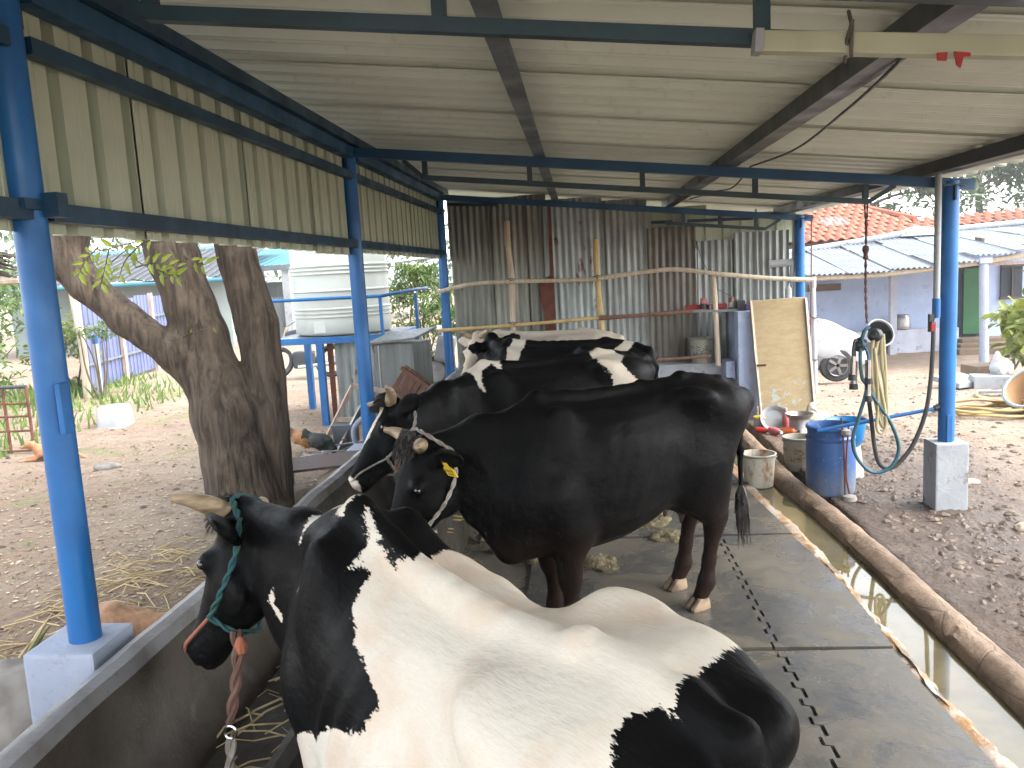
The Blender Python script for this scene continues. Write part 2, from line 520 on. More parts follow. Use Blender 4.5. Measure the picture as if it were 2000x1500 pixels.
def make_cow(name, label, loc, heading, poll, muzzle, face_up, coat_fn, h=.0125, mat='coat', size=1.0,
             horn_l=.15, horn_dir=(.6, .75, .3), ear_drop=(0, 0), tail=None, hind=(0, 0), fore=(0, 0), ear_tag=False, hs=1.15, fat=1.0, tuft=True, sag=None, ribk=1.0, hook=1.0, ear=1.0, tilt=0.0):
    cx, sx = math.cos(heading), math.sin(heading)
    T = Thing(name, label, 'cow', (loc[0], loc[1], loc[2] if len(loc) > 2 else .02), 'cows standing at the feed trough', rz=heading, local=True)
    T.o.scale = (size,) * 3
    def loc_pt(p):
        d = np.array(p, float) - np.array([loc[0], loc[1], loc[2] if len(loc) > 2 else .02])
        return np.array([d[0] * cx + d[1] * sx, -d[0] * sx + d[1] * cx, d[2]]) / size
    def loc_dir(v): v = np.array(v, float); return unit([v[0] * cx + v[1] * sx, -v[0] * sx + v[1] * cx, v[2]])
    pol = loc_pt(poll); muz = loc_pt(muzzle); ha = unit(muz - pol); hu = loc_dir(face_up); hu = unit(hu - ha * (hu @ ha)); hl = np.cross(hu, ha)
    HL = np.linalg.norm(muz - pol) / .48          # head length factor
    S = SDF(); ey = np.array([0, 1, 0])
    def ribs(X, TH):
        m = sst(-.18, -.05, X) * sst(.42, .25, X) * sst(-.7, -.2, TH) * sst(1.0, .55, TH)
        return (.0035 * ribk) * m * np.cos((X + .12 * TH) * 2 * math.pi / .082)
    f_ = fat
    st = [(-.735, 1.04, .92, .02, SH_PEL), (-.70, 1.09, .84, .085, SH_PEL), (-.62, 1.15, .76, .140, SH_PEL), (-.50, 1.185, .69, .175, SH_PEL),
          (-.36, 1.20, .62, .195 * f_, SH_PEL), (-.22, 1.19, .545, .222 * f_, SH_RIB), (-.05, 1.165, .475, .262 * f_, SH_RIB), (.12, 1.155, .435, .285 * f_, SH_RIB),
          (.27, 1.16, .42, .268 * f_, SH_RIB), (.40, 1.185, .425, .23, SH_CHEST), (.50, 1.20, .43, .195, SH_CHEST), (.60, 1.175, .44, .16, SH_CHEST),
          (.70, 1.08, .46, .12, SH_CHEST), (.78, .98, .55, .06, SH_OVAL)]
    f, lo, hi = loft(((0, 0, 0), (1, 0, 0), (0, 1, 0), (0, 0, 1)), st, ribs)
    S.func(f, lo, hi, .03)
    for s_ in (1, -1):
        hk = hook if s_ > 0 else max(hook, 1.0)
        S.ell((-.27, (.16 + .05 * hk) * s_, 1.115 - .03 * (hk < 0)), (.095, .06, .05), .11)                      # hook bone
        S.limb([(-.27, (.20 if hk > 0 else .14) * s_, 1.12 if hk > 0 else 1.08), (-.48, .17 * s_, 1.03), (-.68, .11 * s_, 1.035)], [.04, .055, .05], .09)
        S.ell((-.69, .105 * s_, 1.05), (.055, .045, .05), .05)                        # pin bone
        S.ell((.43, .135 * s_, .95), (.10, .05, .21), .13, rot=[[.96, 0, .26], [0, 1, 0], [-.26, 0, .96]])   # shoulder blade
        S.ell((.60, .135 * s_, .75), (.10, .075, .11), .09)
        if hk > 0: S.ell((-.10, (.30 if hook < 0 else .315) * s_, 1.09), (.16, .095, .095), .12, 's')                    # hollow flank
        S.ell((-.45, .19 * s_, 1.24), (.13, .07, .06), .12, 's')
        # hind leg
        hx, hly = (hind[0] if s_ > 0 else hind[1]), .135
        S.limb([(-.48, .115 * s_, .96), (-.40 + hx * .3, .155 * s_, .76), (-.48 + hx * .6, .15 * s_, .60), (-.62 + hx, hly * s_, .44)], [.150, .125, .085, .05], .16, flat=((0, 1, 0), .8))
        S.limb([(-.62 + hx, hly * s_, .45), (-.605 + hx, hly * s_, .40), (-.57 + hx, hly * s_, .24), (-.55 + hx, hly * s_, .13), (-.51 + hx, hly * s_, .06)], [.050, .045, .033, .042, .040], .03)
        S.limb([(-.66 + hx, hly * s_, .475), (-.52 + hx * .8, .14 * s_, .70)], [.022, .03], .06)   # achilles
        # fore leg
        fx = fore[0] if s_ > 0 else fore[1]
        S.limb([(.50, .13 * s_, .74), (.43 + fx * .3, .135 * s_, .58), (.45 + fx * .7, .125 * s_, .36)], [.115, .085, .056], .07)
        S.limb([(.45 + fx * .7, .125 * s_, .37), (.452 + fx * .8, .125 * s_, .32), (.45 + fx, .125 * s_, .21), (.45 + fx, .125 * s_, .125), (.475 + fx, .125 * s_, .06)], [.052, .047, .035, .043, .041], .03)
    ridge = [(-.60, 0, 1.150), (-.36, 0, 1.195)] + [(x_, 0, 1.165 + .006 * math.cos(x_ * 75) + .012 * (x_ > .3)) for x_ in np.arange(-.28, .46, .042)] + [(.5, 0, 1.19)]
    S.limb(ridge, [.02, .022] + [.019] * (len(ridge) - 3) + [.04], .04)
    S.ell((-.35, 0, .575), (.15, .115, .085), .06)                                       # udder
    for ux, uy in ((-.27, .06), (-.27, -.06), (-.4, .06), (-.4, -.06)): S.cone((ux - .03, uy, .53), (ux - .02, uy * 1.1, .455), .020, .013, .03)
    # neck and dewlap
    nb = np.array([.55, 0, 1.06]); nl = np.array([.66, 0, .74])
    back = pol - ha * .02 - hu * .05
    thr = pol + ha * .09 * HL - hu * .14 * hs
    mid = (nb + back) / 2 + np.array([0, 0, .02]); mid2 = (nl + thr) / 2 + np.array([.0, 0, -.01])
    S.limb([nb, mid, back], [.10, .072, .055], .07)
    S.limb([(nb + nl) / 2, (mid + mid2) / 2, (back + thr) / 2], [.15, .10, .07], .09)
    S.limb([nl, mid2, thr], [.15, .092, .06], .09)
    dl = [np.array([.68, 0, .50]), mid2 + np.array([.04, 0, -.12]), thr + np.array([0, 0, -.03])]
    S.limb([(.58, 0, .52), dl[0], dl[1], dl[2]], [.07, .055, .026, .02], .06)
    # head
    fr = (pol, ha, hl, hu)
    q = HL
    hst = [(-.045 * q, .02, -.07, .03, SH_OVAL), (-.015 * q, .045, -.12, .07, SH_OVAL), (.05 * q, .055, -.165, .092, SH_OVAL), (.12 * q, .055, -.195, .098, SH_OVAL), (.19 * q, .05, -.195, .086, SH_OVAL),
           (.27 * q, .04, -.165, .066, SH_OVAL), (.35 * q, .028, -.125, .056, SH_OVAL), (.42 * q, .024, -.105, .062, SH_OVAL), (.47 * q, .012, -.095, .058, SH_OVAL), (.50 * q, -.015, -.08, .03, SH_OVAL)]
    hst = [(a, b * hs, c * hs, d * hs, e) for a, b, c, d, e in hst]
    f, lo, hi = loft(fr, hst); S.func(f, lo, hi, .03)
    hp = lambda s_, l, u: pol + ha * s_ * q + hl * l * hs + hu * u * hs
    S.ell(hp(-.02, 0, .035), (.055, .06, .045), .04)                                  # poll
    for s_ in (1, -1):
        S.ell(hp(.155, .078 * s_, .010), (.034, .030, .032), .035)                     # brow
        S.ell(hp(.455, .034 * s_, .0), (.022, .024, .022), .02)                       # nostril rim
        S.ell(hp(.483, .036 * s_, -.004), (.014, .011, .012), .012, 's')
        S.ell(hp(.20, .075 * s_, -.11), (.09, .03, .06), .05)                         # cheek
        S.cone(hp(.50, .02 * s_, -.055), hp(.36, .07 * s_, -.075), .006, .006, .012, 's')   # mouth line
    ear_b = []
    for s_ in (1, -1):
        dz = ear_drop[0] if s_ > 0 else ear_drop[1]
        b = hp(.025, .075 * s_, -.015); d = unit(hl * s_ * .9 - ha * .25 + hu * (-.1 + dz)); n_ = unit(ha * .8 + hu * .45); n_ = unit(n_ - d * (n_ @ d)); w_ = np.cross(d, n_)
        Rm = np.stack([d, w_, n_], 1)
        c = b + d * .105 * ear
        S.cone(b - d * .02, b + d * .05, .034, .028, .03)
        S.ell(c, (.105 * ear, .058 * ear, .021), .025, rot=Rm)
        S.ell(c + n_ * .021 + d * .015, (.078 * ear, .040 * ear, .014), .012, 's', rot=Rm)
        ear_b.append((b, d, n_, w_))
    if tail is None: tail = [(-.62, 0, 1.14), (-.72, 0, 1.11), (-.765, 0, .98), (-.77, 0, .75), (-.765, .01, .5)]
    S.limb(tail, list(np.linspace(.036, .014, len(tail))), .03)
    V, F = S.mesh(h); V = relax(V, F, 2, .45)
    if sag is not None:
        V[:, 2] += np.interp(V[:, 0], sag[0], sag[1]) * sst(.45, .95, V[:, 2]) * sst(.75, .6, V[:, 0])
    if tilt: V[:, 2] -= tilt * V[:, 1] * sst(.5, .95, V[:, 2]) * sst(.62, .35, V[:, 0])      # weight on one hip: far side carried higher
    globals().update(C3P=pol, C3L=hl, C3U=hu, C3A=ha)      # head frame, for a blaze on the face
    coat = coat_fn(V)
    pink = np.maximum(0, sst(.07, .02, np.linalg.norm((V - np.array([-.35, 0, .49])) / [2.2, 1.6, 1], axis=1))) * (coat * 0 + 1)
    pk2 = sst(.05, .02, np.linalg.norm(V - hp(.5, 0, -.03), axis=1)) * .15
    me = np_mesh('body', V, F, mat, {'coat': coat, 'pink': np.clip(pink * .9 + pk2, 0, 1)})
    body = link('body', me, T.o)
    # horns, eyes
    for s_ in (1, -1):
        if horn_l:
            b = hp(-.005, .055 * s_, .045); d = unit(hl * s_ * horn_dir[1] + hu * horn_dir[2] - ha * horn_dir[0] * .3); e = unit(hl * s_ * horn_dir[1] * .55 + ha * horn_dir[0] * .4 + hu * .9 * horn_dir[2] + hu * .25)
            P = [b - d * .02, b + d * horn_l * .35, b + d * horn_l * .65 + e * horn_l * .12, b + d * horn_l * .8 + e * horn_l * .42]
            P = curve(P, 6); n = len(P)
            T.part('horn', MB().tube(P, [.034 * (1 - (i / (n - 1)) ** 1.8 * .66) for i in range(n)], 12), 'horn')
        c = hp(.165, .092 * s_, .012)
        T.part('eye', MB().lathe(c, [(.0165 * math.sin(a), -.0165 * math.cos(a)) for a in np.linspace(.05, math.pi - .05, 9)], 12), 'eye')
    # hooves: two claws each
    for s_ in (1, -1):
        for kx in ('h', 'f'):
            x0 = (-.50 + (hind[0] if s_ > 0 else hind[1])) if kx == 'h' else (.485 + (fore[0] if s_ > 0 else fore[1]))
            y0 = (.135 if kx == 'h' else .125) * s_
            mb = MB()
            for cl in (-1, 1):
                yc = y0 + cl * .024
                rows_ = []
                for (zz, xa, xb, ww) in ((0, -.045, .075, .021), (.012, -.046, .078, .023), (.035, -.042, .052, .021), (.058, -.036, .028, .017)):
                    cx0 = x0 + (xa + xb) / 2; hx0 = (xb - xa) / 2
                    rows_.append([(cx0 + hx0 * math.copysign(abs(math.cos(a)) ** .7, math.cos(a)), yc + ww * math.copysign(abs(math.sin(a)) ** .7, math.sin(a)), zz) for a in np.linspace(0, 2 * math.pi, 13)])
                mb.grid(np.array(rows_)); mb.add(rows_[-1][:-1], [tuple(range(12))])
            T.part('hoof', mb, 'hoof')
    # switch of the tail
    tb = np.array(tail[-1]); td = unit(np.array(tail[-1]) - np.array(tail[-2]))
    mb = MB()
    for i in range(46):
        a = rng.uniform(0, 6.28); r0 = rng.uniform(0, .012); L = rng.uniform(.16, .36); wv = rng.uniform(-.03, .03, 2)
        p0 = tb - td * .05 + np.array([math.cos(a), math.sin(a), 0]) * r0
        pts = [p0 + td * L * t + np.array([math.cos(a), math.sin(a), 0]) * (.022 * math.sin(t * 2.6)) + np.array([wv[0], wv[1], 0]) * t * t + np.array([.006 * math.sin(t * 14 + a), .006 * math.cos(t * 11 + a), 0]) for t in np.linspace(0, 1, 9)]
        mb.tube([Vector(p) for p in pts], [.0055, .006, .006, .0055, .005, .0045, .004, .003, .001], 4)
    T.part('tail_switch', mb, 'hair_black')
    if tuft:
        mb = MB()
        for i in range(320):
            l = rng.uniform(-.055, .055); s0 = rng.uniform(-.05, .05)
            p0 = hp(s0, l, .045 + .03 * (1 - (l / .06) ** 2)); d = unit(hu * .5 + ha * rng.uniform(-.2, .7) + hl * rng.uniform(-.5, .5))
            L = rng.uniform(.03, .06)
            mb.tube([Vector(p0), Vector(p0 + d * L * .6), Vector(p0 + d * L * .8 + ha * L * .5 - hu * L * .1)], [.003, .0025, .001], 3)
        T.part('forelock', mb, 'hair_black')
    info = dict(T=T, hp=hp, ear=ear_b, pol=pol, ha=ha, hu=hu, hl=hl, V=V, loc_pt=loc_pt)
    return info

def poly_sd(P, poly):
    """signed distance (+ inside) of 2-D points to a polygon"""
    P = np.asarray(P); poly = np.asarray(poly, float); n = len(poly)
    d = np.full(len(P), 1e9); ins = np.zeros(len(P), bool)
    for i in range(n):
        a = poly[i]; b = poly[(i + 1) % n]; e = b - a
        t = np.clip(((P - a) @ e) / (e @ e + 1e-12), 0, 1)
        d = np.minimum(d, np.linalg.norm(P - a - t[:, None] * e, axis=1))
        c = (a[1] > P[:, 1]) != (b[1] > P[:, 1])
        ins ^= c & (P[:, 0] < (b[0] - a[0]) * (P[:, 1] - a[1]) / (b[1] - a[1] + 1e-12) + a[0])
    return np.where(ins, d, -d)

def unroll(V):
    """x along the back, u round the barrel from the spine (+ on the left side)"""
    return np.stack([V[:, 0], np.arctan2(V[:, 1], V[:, 2] - .80) * .33], 1)
# ------------------------------------------------------------------ the five cows
def coat1(V):
    U = unroll(V)
    w = poly_sd(U, [(.446, -.004), (.452, .004), (.416, .024), (.384, .032), (.383, .11), (.364, .07), (.32, .069), (.309, .113), (.298, .148), (.283, .177), (.247, .199), (.223, .233), (.178, .252), (.127, .275),
                    (.094, .304), (.055, .323), (.074, .373), (.075, .413), (.115, .438), (.193, .463), (.251, .492), (.334, .586), (.417, .606), (.479, .652), (.52, .75), (.52, 1.2), (-.58, 1.2), (-.63, .45), (-.602, .198),
                    (-.59, .166), (-.576, .149), (-.558, .11), (-.57, .073), (-.594, .043), (-.624, .038), (-.60, -.02), (-.58, -.15), (-.55, -.5), (.34, -.5), (.31, -.25), (.30, -.146), (.217, .005), (.267, .033), (.32, .029), (.358, .021)])
    w = np.maximum(w, poly_sd(U, [(.60, -.03), (.54, -.05), (.498, .008), (.502, .024), (.504, .041), (.545, .037), (.58, .012), (.64, .035), (.672, .061), (.681, .101), (.712, .055), (.74, .02), (.70, -.02)]))
    w = np.maximum(w, poly_sd(U, [(.773, .223), (.816, .274), (.782, .301), (.741, .344), (.728, .30), (.77, .276)]))
    w = np.maximum(w, poly_sd(U, [(.56, .185), (.60, .20), (.60, .207), (.565, .195)]))
    w = np.maximum(w, .010 - np.linalg.norm((V - np.array([-.65, .03, 1.17])) / [2.2, .6, 1], axis=1))
    return w
def coat2(V):
    return np.full(len(V), -1.0)
def coat3(V):
    U = unroll(V)
    w = poly_sd(U, [(.64, -.04), (.55, -.06), (.464, .0), (.383, .0), (.395, .05), (.463, .032), (.541, .057), (.572, .138), (.563, .194), (.60, .166), (.615, .074)])
    w = np.maximum(w, poly_sd(U, [(-.292, .0), (-.47, .0), (-.50, .102), (-.40, .196), (-.43, .252), (-.514, .307), (-.6, .45), (-.32, .45), (-.322, .285), (-.305, .247), (-.259, .218), (-.228, .179), (-.27, .08)]))
    hd = V - C3P
    w = np.maximum(w, .030 - np.abs(hd @ C3L) - .5 * np.maximum(0, .01 - (hd @ C3U)) - .35 * np.maximum(0, np.abs(hd @ C3A - .10) - .12))
    return np.maximum(w, .058 - np.linalg.norm(hd - C3A * .51 + C3U * .02, axis=1))
def coat4(V):
    U = unroll(V)
    w = poly_sd(U, [(.44, .17), (.46, .05), (.42, -.2), (.33, -.2), (.336, .128), (.321, .18), (.36, .3), (.45, .3)])
    return np.maximum(w, poly_sd(U, [(-.52, -.1), (-.52, .10), (-.50, .16), (-.54, .24), (-.60, .24), (-.6, -.1)]))
C3P = np.zeros(3); C3L = np.array([0, 1, 0]); C3U = np.array([0, 0, 1.]); C3A = np.array([1., 0, 0])
cream = lambda V: np.where(np.linalg.norm(V - V[V[:, 0].argmax()], axis=1) < .1, -.05, 1.0)
C1 = make_cow('cow', 'black and white cow nearest the camera, seen over its broad white back', (-.269, 1.686, -.006), 2.335,
              (-1.075, 2.40, 1.07), (-1.255, 2.33, .665), (-.80, .40, .3), coat1, .0125, size=.97, horn_l=.145, ear_drop=(-.55, -.1), ear=1.2, sag=([-.8, -.6, -.27, -.1, .2, .5], [.0, -.015, -.055, -.055, -.02, .055]), hook=.25, ribk=2.2, tilt=.24)
C2 = make_cow('cow', 'all black cow standing side-on with a yellow ear tag', (.19, 4.0), 3.73,
              (-.735, 3.56, 1.03), (-.93, 3.45, .55), (-.75, -.55, .4), coat2, .0125, horn_l=.12, hind=(.16, .08), fore=(-.02, -.08), hs=1.25, ribk=.5, hook=1.5)
C3 = make_cow('cow', 'black cow with a white blaze behind the all black cow, chin on the trough', (-.21, 5.40), 3.68,
              (-1.07, 4.45, 1.06), (-1.27, 4.16, .73), (-.75, -.25, .5), coat3, .015, horn_l=.12, hs=1.2, ribk=.6)
C4 = make_cow('cow', 'black cow with white shoulder and rump patches, fourth from the camera', (-.15, 6.62), 2.75,
              (-.78, 7.02, 1.20), (-.98, 7.32, .92), (-.5, .5, .7), coat4, .02, horn_l=0, hs=1.1, tuft=False)
C5 = make_cow('cow', 'cream coloured cow farthest away, beside the back wall', (-.34, 7.72), 2.85,
              (-.94, 7.40, 1.19), (-1.08, 7.10, .84), (-.4, -.7, .5), cream, .02, mat='coat_cream', horn_l=.1, hs=1.1, tuft=False)
# ------------------------------------------------------------------ surface materials
def paint(name, c, c2, rust=(.10, .05, .03), thr=(.66, .72), rough=.42):
    t = NT(name); v = t.coord(1)
    n1 = t.noise(v, 3.5, 6, .6); n2 = t.noise(v, 22, 8, .7); n3 = t.noise(v, 90, 4)
    col = t.mix(t.ramp(n1, .3, .7), c, c2)
    col = t.mix(t.ramp(n2, thr[0], thr[1], 0, .85), col, rust)
    col = t.mix(t.ramp(n3, .64, .78, 0, .12), col, (.2, .2, .2))
    return t.done(col, t.ramp(n1, .3, .7, rough - .1, rough + .15), t.bump(n2, .25, .003), 0, .45)
MAT['blue'] = paint('blue_paint', (.004, .105, .31), (.004, .075, .23), (.06, .035, .025))
MAT['navy'] = paint('navy_paint', (.006, .040, .080), (.006, .026, .052), (.03, .02, .015))
MAT['beam_blue'] = paint('beam_blue', (.005, .058, .135), (.005, .04, .09), (.03, .02, .015))
MAT['beam_teal'] = paint('beam_teal', (.010, .036, .050), (.010, .026, .034), (.03, .02, .015))
MAT['steel_dark'] = paint('dark_steel', (0.01925, 0.022, 0.02475), (0.033, 0.03575, 0.0385), (0.0385, 0.02475, 0.0165))
MAT['steel_grey'] = paint('grey_steel', (.11, .125, .135), (.07, .08, .09), (.09, .05, .03))
def cream_sheet(name, c1, c2):
    t = NT(name); v = t.coord(1)
    n1 = t.noise(v, 1.6, 5); st = t.noise(t.coord((7, 7, .8)), 2.0, 6, .65); sp = t.noise(v, 26, 6, .7)
    col = t.mix(t.ramp(n1, .3, .7), c1, c2)
    col = t.mix(t.ramp(st, .56, .84, 0, .4), col, (.14, .13, .09))
    col = t.mix(t.ramp(sp, .70, .76, 0, .6), col, (.10, .05, .025))
    return t.done(col, t.ramp(n1, .3, .7, .38, .55), t.bump(sp, .12, .002), 0, .4)
MAT['sheet_cream'] = cream_sheet('cream_sheet', (.42, .455, .345), (.36, .395, .295))
MAT['sheet_roof'] = cream_sheet('roof_sheet', (.58, .63, .56), (.52, .55, .48))
def galv(name, c1, c2, rust, rthr, zs=.6, metal=.35, rough=.5):
    t = NT(name); v = t.coord(1)
    n1 = t.noise(v, 2.2, 6, .6); st = t.noise(t.coord((9, 9, zs)), 2.2, 7, .7); sp = t.noise(v, 16, 8, .72)
    ru = t.noise(t.coord((3.2, 3.2, 1.1)), 1.3, 8, .68)
    col = t.mix(t.ramp(st, .3, .72), c1, c2)
    col = t.mix(t.ramp(n1, .45, .75, 0, .5), col, tuple(q * .45 for q in c2))
    col = t.mix(t.ramp(ru, rthr, rthr + .05), col, rust)
    col = t.mix(t.ramp(sp, .67, .74, 0, .8), col, tuple(q * .5 for q in rust))
    met = t.ramp(ru, rthr - .02, rthr + .05, metal, 0)
    return t.done(col, t.ramp(st, .3, .8, rough - .1, rough + .2), t.bump(sp, .2, .003), met, .5)
MAT['galv'] = galv('galvanised', (.30, .32, .31), (.19, .20, .19), (.12, .05, .03), .68)
MAT['galv_dark'] = galv('galvanised_grimy', (.23, .235, .205), (.14, .145, .12), (.075, .045, .025), .68)
MAT['galv_rust'] = galv('galvanised_rusty', (.33, .36, .36), (.22, .245, .24), (.13, .045, .03), .585)
MAT['galv_brown'] = galv('galvanised_brown', (.16, .145, .12), (.085, .08, .07), (.085, .05, .03), .60)
MAT['rust'] = simple('rust_plate', (.14, .05, .032), (.075, .03, .022), 9, .85, .4, 50)
MAT['tin_grey'] = galv('tin_grey', (.15, .165, .165), (.10, .11, .11), (.1, .05, .03), .74, metal=.2)
def wood(name, c1, c2, ring=None, rough=.7):
    t = NT(name); v = t.coord((9, 9, 1.2)); n = t.noise(v, 3, 7, .65, .4); f = t.noise(t.coord(1), 40, 5)
    col = t.mix(t.ramp(n, .3, .7), c1, c2)
    return t.done(col, rough, t.bump(n, .4, .004), 0, .3)
MAT['bamboo'] = wood('bamboo', (.52, .38, .17), (.36, .25, .11), rough=.5)
MAT['pole'] = wood('grey_pole', (.50, .42, .32), (.33, .27, .2))
MAT['wood_red'] = wood('red_brown_wood', (.19, .09, .06), (.10, .055, .04))
MAT['wood_pale'] = wood('pale_wood', (.42, .33, .27), (.27, .2, .16))
MAT['wood_dark'] = wood('dark_board', (.085, .05, .038), (.055, .035, .03))
MAT['stump'] = wood('stump_wood', (.36, .20, .11), (.20, .11, .065))
def concrete(name, c1, c2, sp=None, rough=.8, wet=0.0):
    t = NT(name); v = t.coord(1, rnd=False); n1 = t.noise(v, 2.6, 8, .62); n2 = t.noise(v, 30, 8, .7); n3 = t.noise(v, 140, 3)
    col = t.mix(t.ramp(n1, .34, .66), c1, c2)
    col = t.mix(t.ramp(n2, .55, .75, 0, .5), col, tuple(q * .5 for q in c2))
    if sp: col = t.mix(t.ramp(t.noise(v, 6, 9, .7), .56, .66), col, sp)
    r = t.ramp(n1, .38, .62, rough - wet, rough)
    nb = t.bump(n3, .25, .002); nb = t.bump(n2, .5, .008, nb)
    return t.done(col, r, nb, 0, .35)
MAT['conc_white'] = concrete('whitewashed_concrete', (0.2852, 0.2976, 0.31), (0.2232, 0.2294, 0.2356), (0.1364, 0.124, 0.1054))
MAT['conc_blue'] = concrete('bluewashed_concrete', (0.2914, 0.3224, 0.3906), (0.248, 0.279, 0.3472), (0.2046, 0.2108, 0.2356))
MAT['plaster'] = concrete('lilac_plaster', (.36, .42, .58), (.31, .37, .52), (.28, .31, .40))
MAT['plaster_low'] = concrete('stained_plaster', (.44, .45, .52), (.35, .36, .42), (.17, .17, .13))
MAT['ledge'] = concrete('ledge_plaster', (0.315, 0.3225, 0.3525), (0.2475, 0.255, 0.2775), (0.15, 0.1425, 0.135))
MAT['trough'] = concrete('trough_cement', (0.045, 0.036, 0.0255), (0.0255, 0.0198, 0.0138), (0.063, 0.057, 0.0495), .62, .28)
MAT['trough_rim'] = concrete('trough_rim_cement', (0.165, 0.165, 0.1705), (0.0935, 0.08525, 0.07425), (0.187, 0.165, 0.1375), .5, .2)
def kerb_mat():
    t = NT('kerb_cement'); v = t.coord(1, rnd=False); n1 = t.noise(v, 3.2, 8, .65); n2 = t.noise(v, 17, 9, .75); n3 = t.noise(v, 75, 5, .7); cr = t.vor(t.coord((1, .55, 1), rnd=False), 4.5, 'DISTANCE_TO_EDGE')
    c = t.mix(t.ramp(n1, .36, .64), (.225, .155, .10), (.135, .092, .062)); c = t.mix(t.ramp(n2, .52, .7, 0, .7), c, (.085, .062, .046)); c = t.mix(t.ramp(n3, .6, .78, 0, .6), c, (.30, .235, .17)); c = t.mix(t.ramp(cr, .012, .003, 0, .55), c, (.03, .022, .018))
    nb = t.bump(n3, .4, .006); nb = t.bump(n2, .8, .03, nb); nb = t.bump(t.ramp(cr, 0, .03), .25, .02, nb)
    return t.done(c, t.ramp(n1, .35, .65, .55, .85), nb, 0, .35)
MAT['kerb'] = kerb_mat()
MAT['floor'] = concrete('wet_floor', (.115, .10, .075), (.075, .067, .055), (.16, .13, .085), .45, .3)
MAT['step'] = concrete('step_mud', (.16, .11, .075), (.11, .075, .05))

def mat_rubber(name):
    t = NT(name); v = t.coord(1, rnd=False)
    n1 = t.noise(v, 1.9, 8, .66, .6); n2 = t.noise(v, 9, 8, .7); n3 = t.noise(v, 70, 6, .75); st = t.noise(t.coord((2, 14, 2), rnd=False), 1.5, 6, .7)
    col = t.mix(t.ramp(n1, .33, .67), (.045, .045, .0445), (.092, .080, .058))
    col = t.mix(t.ramp(n2, .5, .72, 0, .75), col, (.10, .08, .052))
    col = t.mix(t.ramp(st, .6, .8, 0, .6), col, (.042, .042, .042))
    col = t.mix(t.ramp(n3, .62, .8, 0, .6), col, (.20, .185, .155))
    col = t.mix(t.ramp(t.noise(v, 3.2, 9, .75), .58, .68, 0, .8), col, (.045, .043, .04))
    r = t.ramp(n1, .36, .66, .14, .5)
    nb = t.bump(n3, .25, .003); nb = t.bump(n2, .35, .01, nb)
    return t.done(col, r, nb, 0, .5)
MAT['mat'] = mat_rubber('rubber_mat_wet')

def dirt_mat(name):
    t = NT(name); v = t.coord(1, rnd=False)
    n1 = t.noise(v, .45, 8, .62); n2 = t.noise(v, 5, 8, .7); n3 = t.noise(v, 38, 8, .75)
    vo = t.vor(v, 26)
    x, y, z = t.sep(v)
    col = t.mix(t.ramp(n1, .36, .64), (.215, .148, .104), (.26, .205, .152))
    col = t.mix(t.ramp(n2, .48, .74, 0, .7), col, (.115, .078, .057))
    col = t.mix(t.ramp(n3, .58, .75, 0, .75), col, (.31, .26, .21))
    green = t.math('MULTIPLY', t.ramp(t.noise(v, .8, 6, .65), .53, .64), t.ramp(x, -2.2, -3.4))
    col = t.mix(t.math('MULTIPLY', green, t.ramp(n2, .35, .6, .2, .8)), col, (.13, .16, .055))
    # damp soil beside the drain
    damp = t.math('MULTIPLY', t.math('MULTIPLY', t.ramp(x, 1.5, 1.8), t.ramp(x, 4.4, 2.4)), t.ramp(y, 9.5, 6.8))
    damp = t.math('MULTIPLY', damp, t.ramp(n2, .3, .6, .75, 1.0))
    col = t.mix(damp, col, (.066, .046, .034))
    wet = t.math('MULTIPLY', damp, t.ramp(n1, .4, .6, .2, .5))
    r = t.math('SUBTRACT', .92, wet)
    nb = t.bump(n3, .9, .02); nb = t.bump(vo, .5, .02, nb); nb = t.bump(n2, .8, .06, nb)
    return t.done(col, r, nb, 0, .25)
MAT['dirt'] = dirt_mat('dirt')

def water_mat(name):
    t = NT(name); v = t.coord(1, rnd=False)
    n = t.noise(v, 3, 3); m = t.noise(v, 6, 6, .6)
    col = t.mix(t.ramp(m, .4, .6), (.085, .070, .034), (.11, .09, .046))
    return t.done(col, .03, t.bump(n, .03, .01), 0, .9, IOR=1.4)
MAT['water'] = water_mat('muddy_water')

def bark(name):
    t = NT(name)
    v = t.coord((11, 11, 1.7), rnd=False); w = t.coord(1, rnd=False)
    n = t.noise(v, 1.6, 8, .68, .5); n2 = t.noise(w, 5, 6); vo = t.vor(t.coord((16, 16, 3.0), rnd=False), 1.3)
    col = t.mix(t.ramp(n, .3, .68), (.030, .022, .016), (.115, .088, .066))
    col = t.mix(t.ramp(n2, .52, .75, 0, .5), col, (.14, .105, .072))
    nb = t.bump(n, .9, .05); nb = t.bump(vo, .5, .03, nb)
    return t.done(col, .9, nb, 0, .2)
MAT['bark'] = bark('bark')
MAT['bark_far'] = simple('bark_far', (.09, .07, .05), (.05, .04, .03), 8, .9, .4, 30)
def leaf(name, c1, c2, tr=.4):
    t = NT(name)
    oi = t.new('ShaderNodeObjectInfo'); v = t.coord(1, rnd=True)
    c = t.mix(t.ramp(t.noise(v, 3.5, 3), .35, .65), c1, c2)
    g = t.new('ShaderNodeNewGeometry')
    c = t.mix(t.ramp(g.outputs['Random Per Island'], 0, 1, 0, .6), c, tuple(q * .5 for q in c1))
    t.done(c, .5, None, 0, .35)
    tl = t.new('ShaderNodeBsdfTranslucent'); t.put(tl.inputs['Color'], c)
    mx = t.new('ShaderNodeMixShader'); mx.inputs[0].default_value = tr
    t.l.new(t.b.outputs[0], mx.inputs[1]); t.l.new(tl.outputs[0], mx.inputs[2])
    t.l.new(mx.outputs[0], t.n['Material Output'].inputs['Surface'])
    return t.m
MAT['leaf_young'] = leaf('leaf_young', (.20, .26, .035), (.27, .30, .05), .5)
